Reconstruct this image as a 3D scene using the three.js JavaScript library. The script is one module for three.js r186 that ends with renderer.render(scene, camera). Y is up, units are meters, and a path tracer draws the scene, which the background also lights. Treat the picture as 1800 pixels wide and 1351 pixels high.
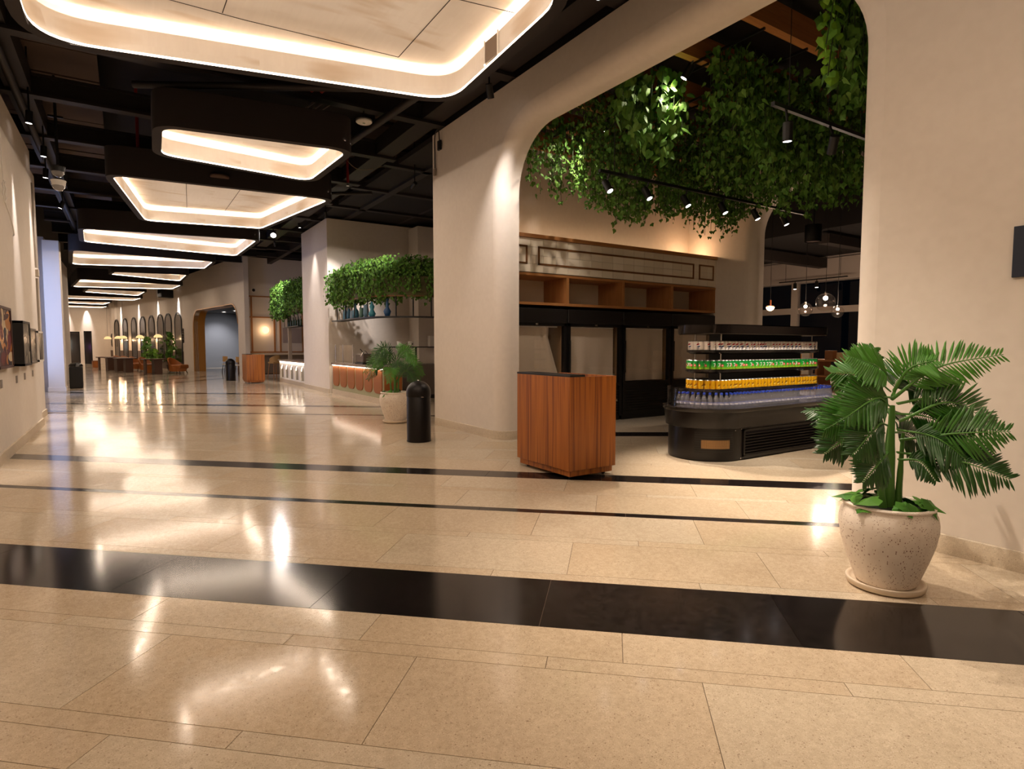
import * as THREE from 'three';
import { RoundedBoxGeometry } from 'three/addons/geometries/RoundedBoxGeometry.js';
import { mergeGeometries, mergeVertices, toCreasedNormals } from 'three/addons/utils/BufferGeometryUtils.js';
import { RectAreaLightUniformsLib } from 'three/addons/lights/RectAreaLightUniformsLib.js';

// ------------------------------------------------------------------ camera, background, exposure
// World frame: +x runs from the left wall to the food stalls, -z runs down the mall corridor, y is up.
const scene = new THREE.Scene();
scene.background = new THREE.Color(0x020305);
const camera = new THREE.PerspectiveCamera(2 * Math.atan(675.5 / 1040) * 180 / Math.PI, 1800 / 1351, 0.05, 200);
camera.rotation.order = 'YXZ';
camera.position.set(0, 1.4, 0);
camera.rotation.set(-3.713 * Math.PI / 180, -33 * Math.PI / 180, 0);
scene.add(camera);
const renderer = new THREE.WebGLRenderer({ antialias: true });
renderer.toneMapping = THREE.LinearToneMapping;
renderer.toneMappingExposure = 0.95;
renderer.shadowMap.enabled = true;
RectAreaLightUniformsLib.init();
const WARM = new THREE.Color().setRGB(1, 0.62, 0.34), SOFT = new THREE.Color().setRGB(1, 0.81, 0.64), PALE = new THREE.Color().setRGB(1, 0.84, 0.69), COOL = new THREE.Color().setRGB(1, 0.9, 0.86);

// ------------------------------------------------------------------ helpers
let seed = 12345;
const rnd = () => { seed = (seed + 0x6d2b79f5) | 0; let t = Math.imul(seed ^ (seed >>> 15), 1 | seed); t = (t + Math.imul(t ^ (t >>> 7), 61 | t)) ^ t; return ((t ^ (t >>> 14)) >>> 0) / 4294967296; };
const rr = (a, b) => a + (b - a) * rnd();
const V = (x, y, z) => new THREE.Vector3(x, y, z);
const taken = {};
const numbered = (n) => { const k = taken[n] = (taken[n] ?? -1) + 1; return k ? n + '_' + String(k).padStart(3, '0') : n; };
function tag(o, label, category, group, kind) {
  if (label) o.userData.label = label; if (category) o.userData.category = category;
  if (group) o.userData.group = group; if (kind) o.userData.kind = kind; return o;
}
function thing(name, label, category, pos = [0, 0, 0], turn = 0, group) {
  const o = new THREE.Group(); o.name = numbered(name); o.position.set(...pos); o.rotation.y = turn; scene.add(o);
  return tag(o, label, category, group);
}
function mesh(name, geo, m, parent) {
  if (Array.isArray(geo)) geo = merge(geo);
  const o = new THREE.Mesh(geo, m); o.name = parent ? name : numbered(name);
  o.castShadow = o.receiveShadow = true; (parent ?? scene).add(o); return o;
}
function struct(name, geo, m, parent) { const o = mesh(name, geo, m, parent); if (!parent) o.userData.kind = 'structure'; return o; }
function structGroup(name) { const o = new THREE.Group(); o.name = numbered(name); o.userData.kind = 'structure'; scene.add(o); return o; }
function dup(src, pos, turn, label, group) {
  const c = src.clone(); c.name = numbered(src.name.replace(/_\d{3}$/, '')); c.position.set(...pos); if (turn !== undefined) c.rotation.y = turn;
  c.userData = { ...src.userData }; if (label) c.userData.label = label; if (group) c.userData.group = group; scene.add(c); return c;
}
function merge(list) {
  return mergeGeometries(list.map((g) => {
    g = g.index ? g.toNonIndexed() : g.clone();
    for (const k of Object.keys(g.attributes)) if (!['position', 'normal', 'uv'].includes(k)) g.deleteAttribute(k);
    if (!g.attributes.normal) g.computeVertexNormals();
    if (!g.attributes.uv) g.setAttribute('uv', new THREE.BufferAttribute(new Float32Array(g.attributes.position.count * 2), 2));
    g.morphAttributes = {}; return g;
  }));
}
// uv in metres by the dominant axis of each triangle's normal
function uvm(g, k = 1, du = 0, dv = 0, swap = false) {
  if (g.index) g = g.toNonIndexed();
  if (!g.attributes.normal) g.computeVertexNormals();
  const p = g.attributes.position, n = g.attributes.normal, uv = new Float32Array(p.count * 2);
  for (let i = 0; i < p.count; i++) {
    const j = i - i % 3, ax = Math.abs(n.getX(j) + n.getX(j + 1) + n.getX(j + 2)), ay = Math.abs(n.getY(j) + n.getY(j + 1) + n.getY(j + 2)), az = Math.abs(n.getZ(j) + n.getZ(j + 1) + n.getZ(j + 2));
    let u, v; const x = p.getX(i), y = p.getY(i), z = p.getZ(i);
    if (ay >= ax && ay >= az) { u = x; v = z; } else if (ax >= az) { u = z; v = y; } else { u = x; v = y; }
    if (swap) [u, v] = [v, u];
    uv[2 * i] = u * k + du; uv[2 * i + 1] = v * k + dv;
  }
  g.setAttribute('uv', new THREE.BufferAttribute(uv, 2)); return g;
}
const box = (w, h, d, x = 0, y = 0, z = 0) => new THREE.BoxGeometry(w, h, d).translate(x, y, z);
const bb = (x0, x1, y0, y1, z0, z1) => box(Math.abs(x1 - x0), Math.abs(y1 - y0), Math.abs(z1 - z0), (x0 + x1) / 2, (y0 + y1) / 2, (z0 + z1) / 2);
const rbox = (w, h, d, x = 0, y = 0, z = 0, r = 0.008, s = 2) => new RoundedBoxGeometry(w, h, d, s, Math.min(r, w / 2.01, h / 2.01, d / 2.01)).translate(x, y, z);
const cyl = (r0, r1, h, x = 0, y = 0, z = 0, s = 20, open = false) => new THREE.CylinderGeometry(r1, r0, h, s, 1, open).translate(x, y + h / 2, z);
const lathe = (pts, s = 28) => new THREE.LatheGeometry(pts.map(([r, y]) => new THREE.Vector2(Math.max(r, 1e-4), y)), s);
const tube = (pts, r, n = 24, s = 6, closed = false) => new THREE.TubeGeometry(new THREE.CatmullRomCurve3(pts.map((p) => V(...p)), closed, 'centripetal'), n, r, s, closed);
const rod = (a, b, r, s = 8) => { const A = V(...a), B = V(...b), d = B.clone().sub(A), g = new THREE.CylinderGeometry(r, r, d.length(), s); g.applyQuaternion(new THREE.Quaternion().setFromUnitVectors(V(0, 1, 0), d.normalize())); return g.translate((a[0] + b[0]) / 2, (a[1] + b[1]) / 2, (a[2] + b[2]) / 2); };
const extr = (shape, depth, bevel = 0, seg = 2, curve = 12) => new THREE.ExtrudeGeometry(shape, { depth, curveSegments: curve, bevelEnabled: bevel > 0, bevelSize: bevel, bevelThickness: bevel, bevelSegments: seg, bevelOffset: -bevel });
const poly = (pts, holes = []) => { const s = new THREE.Shape(pts.map(([x, y]) => new THREE.Vector2(x, y))); for (const h of holes) s.holes.push(new THREE.Path(h.map(([x, y]) => new THREE.Vector2(x, y)))); return s; };
// a surface through rows of equally many points
function grid(rows, closed = false) {
  const n = rows[0].length, pos = [], uv = [], idx = [];
  rows.forEach((r, i) => r.forEach((p, j) => { pos.push(...p); uv.push(j / n, i); }));
  const m = closed ? n : n - 1;
  for (let i = 0; i < rows.length - 1; i++) for (let j = 0; j < m; j++) {
    const a = i * n + j, b = i * n + (j + 1) % n, c = a + n, d = b + n; idx.push(a, b, c, b, d, c);
  }
  const g = new THREE.BufferGeometry(); g.setAttribute('position', new THREE.Float32BufferAttribute(pos, 3)); g.setAttribute('uv', new THREE.Float32BufferAttribute(uv, 2)); g.setIndex(idx); g.computeVertexNormals(); return g;
}

// ------------------------------------------------------------------ textures
const hash = (x, y, s) => { let h = Math.imul(x, 374761393) + Math.imul(y, 668265263) + Math.imul(s, 362437) | 0; h = Math.imul(h ^ (h >>> 13), 1274126177); return ((h ^ (h >>> 16)) >>> 0) / 4294967296; };
function noise(x, y, per, s) { // periodic value noise
  const xi = Math.floor(x), yi = Math.floor(y), fx = x - xi, fy = y - yi, u = fx * fx * (3 - 2 * fx), v = fy * fy * (3 - 2 * fy), m = (a) => ((a % per) + per) % per;
  const a = hash(m(xi), m(yi), s), b = hash(m(xi + 1), m(yi), s), c = hash(m(xi), m(yi + 1), s), d = hash(m(xi + 1), m(yi + 1), s);
  return a + (b - a) * u + (c - a) * v + (a - b - c + d) * u * v;
}
function fbm(x, y, per, s, oct = 4) { let t = 0, a = 0.5; for (let o = 0; o < oct; o++) { t += a * noise(x, y, per, s + o); x *= 2; y *= 2; per *= 2; a /= 2; } return t / (1 - Math.pow(0.5, oct)); }
function tex(size, fn, rep = 1, srgb = true) {
  const d = new Uint8Array(size * size * 4);
  for (let y = 0; y < size; y++) for (let x = 0; x < size; x++) { const c = fn(x / size, y / size, x, y), i = 4 * (y * size + x); for (let k = 0; k < 3; k++) d[i + k] = Math.max(0, Math.min(255, c[k] ?? c[0])); d[i + 3] = 255; }
  const t = new THREE.DataTexture(d, size, size); t.wrapS = t.wrapT = THREE.RepeatWrapping; t.magFilter = THREE.LinearFilter; t.minFilter = THREE.LinearMipmapLinearFilter; t.generateMipmaps = true;
  t.repeat.set(rep, rep); if (srgb) t.colorSpace = THREE.SRGBColorSpace; t.needsUpdate = true; return t;
}
function canvasTex(w, h, draw) { const c = document.createElement('canvas'); c.width = w; c.height = h; draw(c.getContext('2d'), w, h); const t = new THREE.CanvasTexture(c); t.colorSpace = THREE.SRGBColorSpace; return t; }
const mixc = (a, b, t) => a.map((v, i) => v + (b[i] - v) * t);

const tStone = tex(1024, (u, v, x, y) => {
  const n = fbm(u * 5, v * 5, 5, 1, 5), f = fbm(u * 90, v * 90, 90, 9, 3);
  const cl = fbm(u * 14, v * 14, 14, 60, 3), gr = hash(x, y, 71) - 0.5 + 0.8 * (hash(x >> 1, y >> 1, 72) - 0.5);
  let c = mixc([180, 163, 139], [214, 199, 175], n * 0.4 + f * 0.6).map((q) => q + gr * 15);
  const sp = hash(x >> 1, y >> 1, 5), p3 = hash(Math.floor(x / 3), Math.floor(y / 3), 6); if (sp > 0.972 - 0.05 * Math.max(0, cl - 0.5)) c = mixc(c, [140, 118, 98], 0.5); else if (sp < 0.02) c = mixc(c, [238, 226, 210], 0.5);
  if (p3 > 0.9965 - 0.006 * Math.max(0, cl - 0.5)) c = mixc(c, [120, 98, 80], 0.6);
  return c;
}, 1 / 1.6);
const tStoneRough = tex(512, (u, v) => [10 + 30 * fbm(u * 70, v * 70, 70, 4, 3) + 10 * fbm(u * 8, v * 8, 8, 14, 3)], 1 / 1.6, false);
const tBlack = tex(512, (u, v, x, y) => { const n = fbm(u * 40, v * 40, 40, 3, 3), sp = hash(x, y, 8); return mixc([24, 20, 19], [44, 38, 36], n).map((c) => c + (sp > 0.992 ? 38 : 0)); }, 1 / 1.2);
const tPlaster = tex(512, (u, v) => { const n = fbm(u * 4, v * 4, 4, 2, 5), f = fbm(u * 60, v * 60, 60, 7, 2); return mixc([214, 203, 190], [228, 218, 206], n * 0.6 + f * 0.4); }, 1 / 3);
const tWood = tex(1024, (u, v) => {
  const w = u + 0.012 * (fbm(u * 6, v * 2, 6, 5, 3) - 0.5), k = fbm(w * 26, v * 1.0, 26, 11, 3), g = fbm(w * 120, v * 3, 120, 12, 3), band = fbm(w * 60, v * 1, 60, 15, 2);
  let c = mixc([130, 70, 20], [184, 110, 38], k * 0.75 + g * 0.35); if (band > 0.52) c = mixc(c, [92, 40, 14], Math.min(0.55, (band - 0.52) * 2.6)); return c;
}, 1);
const tOak = tex(512, (u, v) => { const k = fbm(u * 40, v * 2, 40, 21, 3), g = fbm(u * 120, v * 4, 120, 22, 2); return mixc([150, 98, 52], [188, 132, 78], k * 0.6 + g * 0.4); }, 1);
const tFabric = tex(256, (u, v) => [228 + 14 * fbm(u * 50, v * 12, 50, 3, 3) + 6 * fbm(u * 6, v * 100, 100, 6, 2)].map((c) => c).flatMap((c) => [c, c * 0.97, c * 0.93]), 1);
const tTerra = tex(1024, (u, v, x, y) => {
  let c = mixc([226, 211, 194], [238, 226, 210], fbm(u * 30, v * 30, 30, 2, 3));
  const cl = fbm(u * 7, v * 7, 7, 77, 3), cx = Math.floor(u * 150), cy = Math.floor(v * 150), h = hash(cx, cy, 91), dx = u * 150 - cx - 0.5, dy = v * 150 - cy - 0.5, r = 0.16 + 0.3 * hash(cx, cy, 92);
  if (h > 0.93 - 0.2 * (cl - 0.42) && dx * dx * (0.6 + hash(cx, cy, 93)) + dy * dy < r * r) c = mixc(c, [120, 74, 50], 0.85); return c;
}, 1);
const tMarble = tex(256, (u, v) => { const n = fbm(u * 20, v * 20, 20, 2, 4); return mixc([96, 78, 66], [196, 176, 158], n * n * 1.5); }, 1);

// ------------------------------------------------------------------ materials
const M = (color, roughness = 0.6, metalness = 0, extra = {}) => new THREE.MeshStandardMaterial({ color, roughness, metalness, ...extra });
const P = (color, roughness = 0.6, extra = {}) => new THREE.MeshPhysicalMaterial({ color, roughness, ...extra });
const stoneTones = [0xffffff, 0xfaf5ef, 0xfcf8f4].map((c) => P(c, 1, { map: tStone, roughnessMap: tStoneRough, specularIntensity: 0.6 }));
const blackTones = [0xffffff, 0xd8d4d4].map((c) => P(c, 0.13, { specularIntensity: 0.7,  map: tBlack }));
const grout = M(0x6d5a48, 0.9);
const plaster = M(0xffffff, 0.92, 0, { map: tPlaster });
const plasterPlain = M(0xe2d8cb, 0.9);
const stoneSkirt = M(0xffffff, 0.5, 0, { map: tStone });
const darkCeil = M(0x1e1612, 0.85), darkBrown = M(0x1e1411, 0.75), board = M(0x5c4c42, 0.95), steel = M(0x1e1613, 0.6), black = M(0x0c0b0b, 0.45), blackGloss = M(0x0d0c0c, 0.22);
const white = M(0xe9e4dc, 0.7), wood = M(0xffffff, 0.42, 0, { map: tWood }), oak = M(0xffffff, 0.5, 0, { map: tOak }), bronze = M(0x7a4f28, 0.45, 0.2);
const chrome = M(0xcfcac4, 0.25, 1), red = M(0x8c1f18, 0.5), leather = M(0xa4602a, 0.5), ivory = M(0xd9c8ac, 0.6);
const glass = P(0xffffff, 0.03, { transmission: 1, thickness: 0, ior: 1.45 });
const glow = (c, k) => new THREE.MeshStandardMaterial({ color: 0x000000, emissive: c, emissiveIntensity: k, roughness: 1 });
const gLed = glow(SOFT, 8), gLens = glow(COOL, 14), gWarm = glow(WARM, 6), gWarmHot = glow(WARM, 14);

// ------------------------------------------------------------------ lights
function rect(x, y, z, w, h, color, power, look, parent) {
  const l = new THREE.RectAreaLight(color, power, w, h); l.position.set(x, y, z); (parent ?? scene).add(l); l.lookAt(...look); return l;
}
function spot(pos, target, color, cd, deg, pen = 0.6, soft = 2) {
  const l = new THREE.SpotLight(color, cd, 0, deg * Math.PI / 180, pen, 2); l.position.set(...pos); l.target.position.set(...target); l.castShadow = true; l.shadow.radius = soft; l.shadow.mapSize.set(512, 512);
  scene.add(l, l.target); return l;
}

// ================================================================== FLOOR
const FA = 42.6 * Math.PI / 180, FE = [Math.cos(FA), Math.sin(FA)], FN = [-Math.sin(FA), Math.cos(FA)]; // stripe direction and its normal in (x, z)
const floor = structGroup('floor');
{
  mesh('slab', uvm(bb(-14, 24, -0.3, -0.006, -75, 7)), grout, floor);
  const L = 1.24, geo = {};
  const tileGeo = (w, n) => geo[w.toFixed(3) + n] ??= uvm(box(L - 0.003, 0.006, w - 0.003, 0, -0.003, 0), 1, n * 0.37, n * 0.61);
  const inside = (x, z) => x > -2.1 && x < 18 && z > -15.5 && z < 2.2 && !(x > 5.6 && z < -9.3);
  let tone = 0;
  const row = (w0, w1, mats, shift, name) => {
    const w = w1 - w0, wc = (w0 + w1) / 2;
    for (let k = -14; k < 24; k++) {
      const u = (k + shift) * L, x = u * FE[0] + wc * FN[0], z = u * FE[1] + wc * FN[1];
      if (!inside(x, z) || (x > 11.5 && z > -3)) continue;
      const m = mesh(name, tileGeo(w, Math.floor(rnd() * 4)), mats[tone++ % mats.length], floor); m.position.set(x, 0, z); m.rotation.y = -FA;
      if (rnd() < 0.5) m.rotation.y += Math.PI;
    }
  };
  const near = [[1.9, 1.3], [1.3, 1.2], [1.2, 0.6], [0.6, 0.5], [0.5, -0.1], [-0.1, -0.2], [-0.2, -0.8], [-0.8, -0.9], [-0.9, -1.78 + 0.28], [-1.5, -1.78 + 0.18], [-1.6, -1.78], [-1.78, -1.88], [-1.88, -2.48], [-2.48, -2.58], [-2.58, -2.86]];
  const mid = [[-3.46, -3.56], [-3.56, -4.16], [-4.16, -4.27], [-4.27, -4.87]], mid2 = [[-4.97, -5.55], [-5.55, -5.65], [-5.65, -6.15]], far = [];
  for (let w = -6.45; w > -10.3; w -= 0.7) far.push([w, w - 0.6], [w - 0.6, w - 0.7]);
  let sh = 0;
  for (const [a, b] of [...near, ...mid, ...mid2, ...far]) row(b, a, stoneTones, (sh += 0.37) % 1 + (sh > 5 && sh < 5.3 ? 0.1 : 0), 'floor_tile');
  row(-3.46, -2.86, blackTones, 0.22, 'black_stripe_tile'); row(-4.97, -4.87, blackTones, 0.6, 'black_stripe_tile'); row(-6.45, -6.15, blackTones, 0.42, 'black_stripe_tile');
  // far paving: one surface from the last built row to the end of the mall
  const wEnd = -10.65, at = (u, w) => [u * FE[0] + w * FN[0], u * FE[1] + w * FN[1]];
  const A = at(-22, wEnd), B = at(14, wEnd);
  const sh2 = poly([[A[0], -A[1]], [B[0], -B[1]], [24, 14], [24, 75], [-14, 75], [-14, 20]]);
  const g = uvm(extr(sh2, 0.006).rotateX(-Math.PI / 2).translate(0, -0.006, 0)); mesh('far_paving', g, stoneTones[0], floor);
  // black stripes in the far paving
  const stripe = (x0, z0, x1, z1, w) => {
    const l = Math.hypot(x1 - x0, z1 - z0), m = mesh('black_stripe_tile', uvm(box(l, 0.004, w)), blackTones[0], floor);
    m.position.set((x0 + x1) / 2, 0.0, (z0 + z1) / 2); m.rotation.y = -Math.atan2(z1 - z0, x1 - x0);
  };
  stripe(-1.7, -16.3, 5.6, -10.4, 0.12); stripe(-1.7, -18.3, 5.6, -12.5, 0.3); stripe(-1.7, -22.3, 4.0, -18, 0.34); stripe(-1.2, -22.8, 3.8, -28.8, 0.3); stripe(-1.7, -25, 3.4, -31, 0.3); stripe(-2.2, -27.5, 3, -33.8, 0.12); stripe(-2.4, -30, 2.4, -36, 0.4); stripe(-2.8, -35, 1.6, -40.4, 0.3); stripe(-3, -40, 0.6, -44.6, 0.4); stripe(-3.6, -46, -0.4, -50, 0.4);
  const st = mesh('black_stripe_tile', uvm(box(5.2, 0.004, 0.42)), blackTones[0], floor); st.position.set(7.4, 0.0, -6.35); st.rotation.y = -33 * Math.PI / 180;
}

// ================================================================== WALLS
// an arched opening in a wall that lies in an x = const plane, its front edge rounded off
function archOutline(zN, zF, top, R, off) { // points (z, y), from the near jamb over the arch to the far jamb
  const pts = [[zN + off, 0]], n = 14, r = R;
  for (let i = 0; i <= n; i++) { const a = i / n * Math.PI / 2; pts.push([zN - r + (r + off) * Math.cos(a), top - r + (r + off) * Math.sin(a)]); }
  for (let i = 0; i <= n; i++) { const a = Math.PI / 2 + i / n * Math.PI / 2; pts.push([zF + r + (r + off) * Math.cos(a), top - r + (r + off) * Math.sin(a)]); }
  pts.push([zF - off, 0]); return pts;
}
function archWall(name, x, thick, z0, z1, height, zN, zF, top, R, r) {
  const face = (off, X, flip) => { const o = archOutline(zN, zF, top, R, off); const s = poly([[z0, 0], ...o, [z1, 0], [z1, height], [z0, height]].map(([z, y]) => [-z, y])); const g = new THREE.ShapeGeometry(s); g.rotateY(Math.PI / 2); g.translate(X, 0, 0); return g; };
  const rows = [], n = 8;
  for (let i = 0; i <= n; i++) { const a = i / n * Math.PI / 2, off = r * (1 - Math.sin(a)), X = x + r * (1 - Math.cos(a)); rows.push(archOutline(zN, zF, top, R, off).map(([z, y]) => [X, y, z])); }
  rows.push(archOutline(zN, zF, top, R, 0).map(([z, y]) => [x + thick, y, z]));
  const g = merge([face(r, x), face(0, x + thick), grid(rows), bb(x, x + thick, 0, height, z1, z1 - 0.001), bb(x, x + thick, 0, height, z0, z0 + 0.001), bb(x, x + thick, height, height + 0.001, z0, z1)]);
  return struct(name, uvm(g), plaster);
}
archWall('wall_right', 4.6, 0.33, 4.5, -9.63, 5.06, -2.4, -7.4, 4.45, 0.85, 0.2);
archWall('wall_shop_far', 10.5, 0.33, 4.5, -9.0, 5.06, -2.4, -7.35, 4.43, 0.85, 0.2);
struct('wall_shop_back', uvm(bb(4.9, 10.5, 0, 5.06, -9.0, -9.62)), plaster);
{ // stone skirtings, following the rounded jambs
  const skirt = (name, pts) => { // pts: outer line in (x, z)
    const rows = [[0, 0], [0, 0.125], [-0.02, 0.13]].map(([o, y]) => pts.map(([x, z, nx, nz]) => [x + nx * (0.02 + o), y, z + nz * (0.02 + o)]));
    struct(name, uvm(grid(rows)), stoneSkirt);
  };
  const jamb = (zc, dir) => [...Array(7)].map((_, i) => { const a = i / 6 * Math.PI / 2; return [4.8 - 0.2 * Math.cos(a), zc + dir * 0.2 * Math.sin(a), -Math.cos(a), dir * Math.sin(a)]; });
  skirt('baseboard_right', [[4.6, 4.4, -1, 0], ...jamb(-2.2, -1), [4.93, -2.4, 0, -1]]);
  skirt('baseboard_pier', [[4.93, -7.4, 0, 1], ...jamb(-7.6, 1).reverse(), [4.6, -9.6, -1, 0]]);
}
// stall wall beyond the arch: solid pier block, and the wall behind the far stall
struct('wall_stall_pier', uvm(bb(5.0, 9.4, 0, 5.12, -17.62, -20.6)), plaster);
struct('wall_stall_side', uvm(bb(8.4, 8.7, 0, 5.12, -9.6, -17.62)), plaster);
struct('wall_stall_return', uvm(bb(7.55, 8.4, 0, 5.05, -16.9, -17.62)), plaster);
struct('baseboard_stall', uvm(bb(4.975, 5.0, 0, 0.13, -17.62, -20.6)), stoneSkirt);
struct('wall_cafe_back', uvm(bb(4.45, 9.4, 0, 5.45, -29.4, -29.7)), plasterPlain);
struct('wall_cafe_side', uvm(bb(9.1, 9.4, 0, 5.45, -20.6, -29.4)), plasterPlain);
// left wall with a pilaster step and the pillar behind it
struct('wall_left', uvm(bb(-1.7, -1.3, 0, 4.75, 5, -13.3)), plaster); struct('wall_left_pilaster', uvm(bb(-2.7, -1.43, 0, 4.75, -13.3, -15.2)), plaster); struct('wall_left_recess', uvm(bb(-2.7, -2.4, 0, 4.75, -15.2, -23.3)), plaster);
struct('wall_left_far', uvm(merge([bb(-2.4, -2.05, 0, 4.75, -23.3, -32), box(0.3, 4.75, 34, -4.7, 2.375, -47).applyMatrix4(new THREE.Matrix4())])), plaster);
struct('baseboard_left', uvm(merge([bb(-1.3, -1.275, 0, 0.13, 5, -13.3), bb(-1.43, -1.405, 0, 0.13, -13.3, -15.22)])), stoneSkirt);
struct('wall_left_pillar', uvm(merge([rbox(0.42, 4.6, 0.5, -1.84, 2.3, -23.05, 0.02), rbox(0.46, 0.14, 0.54, -1.84, 0.07, -23.05, 0.01)])), plasterPlain);
// behind the camera
struct('wall_behind', uvm(bb(-1.7, 18, 0, 6.4, 4.5, 4.8)), plaster);
// far curved end of the mall
const wallSeg = (name, A, B, h, m = plaster, thick = 0.3) => { const l = Math.hypot(B[0] - A[0], B[1] - A[1]), o = struct(name, uvm(bb(0, l, 0, h, 0, -thick)), m); o.position.set(A[0], 0, A[1]); o.rotation.y = -Math.atan2(B[1] - A[1], B[0] - A[0]); return o; };

// ------------------------------------------------------------------ ceiling
struct('ceiling', uvm(bb(-14, 24, 6.2, 6.4, -75, 5)), darkCeil);
// ================================================================== CEILING RAFTS
function roundedPoly(c, r, off) { // plan polygon offset outwards by off, corners rounded; always the same number of points
  const n = c.length, area = c.reduce((s, p, i) => s + p[0] * c[(i + 1) % n][1] - c[(i + 1) % n][0] * p[1], 0), sg = area > 0 ? 1 : -1, pts = [];
  const line = (i) => { const a = c[i], b = c[(i + 1) % n], l = Math.hypot(b[0] - a[0], b[1] - a[1]), d = [(b[0] - a[0]) / l, (b[1] - a[1]) / l], nn = [d[1] * sg, -d[0] * sg]; return { p: [a[0] + nn[0] * off, a[1] + nn[1] * off], d }; };
  for (let i = 0; i < n; i++) {
    const L0 = line((i + n - 1) % n), L1 = line(i), det = L0.d[0] * L1.d[1] - L0.d[1] * L1.d[0], q = [L1.p[0] - L0.p[0], L1.p[1] - L0.p[1]], t = (q[0] * L1.d[1] - q[1] * L1.d[0]) / det;
    const v = [L0.p[0] + L0.d[0] * t, L0.p[1] + L0.d[1] * t], ang = Math.acos(Math.max(-1, Math.min(1, -(L0.d[0] * L1.d[0] + L0.d[1] * L1.d[1])))), R = r + off, k = R / Math.tan(ang / 2);
    const a = [v[0] - L0.d[0] * k, v[1] - L0.d[1] * k], b = [v[0] + L1.d[0] * k, v[1] + L1.d[1] * k];
    for (let s = 0; s <= 8; s++) { const u = s / 8, w = 0.5; const m0 = (1 - u) * (1 - u), m1 = 2 * u * (1 - u), m2 = u * u; pts.push([a[0] * m0 + v[0] * m1 + b[0] * m2, a[1] * m0 + v[1] * m1 + b[1] * m2]); }
  }
  return pts;
}
const raftPanel = M(0xffffff, 0.85, 0, { map: tex(512, (u, v) => { const n = fbm(u * 5, v * 5, 5, 8, 4), f = fbm(u * 80, v * 8, 80, 18, 3), st = fbm(u * 3, v * 14, 14, 28, 3); let c = mixc([224, 216, 207], [238, 232, 224], n * 0.6 + f * 0.4); if (st > 0.62) c = mixc(c, [204, 186, 164], (st - 0.62) * 3.4); return c; }, 1 / 2.2) });
const H = 4.3;
const RAFT_POWER = 36, STRIP_POWER = 44;
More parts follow.
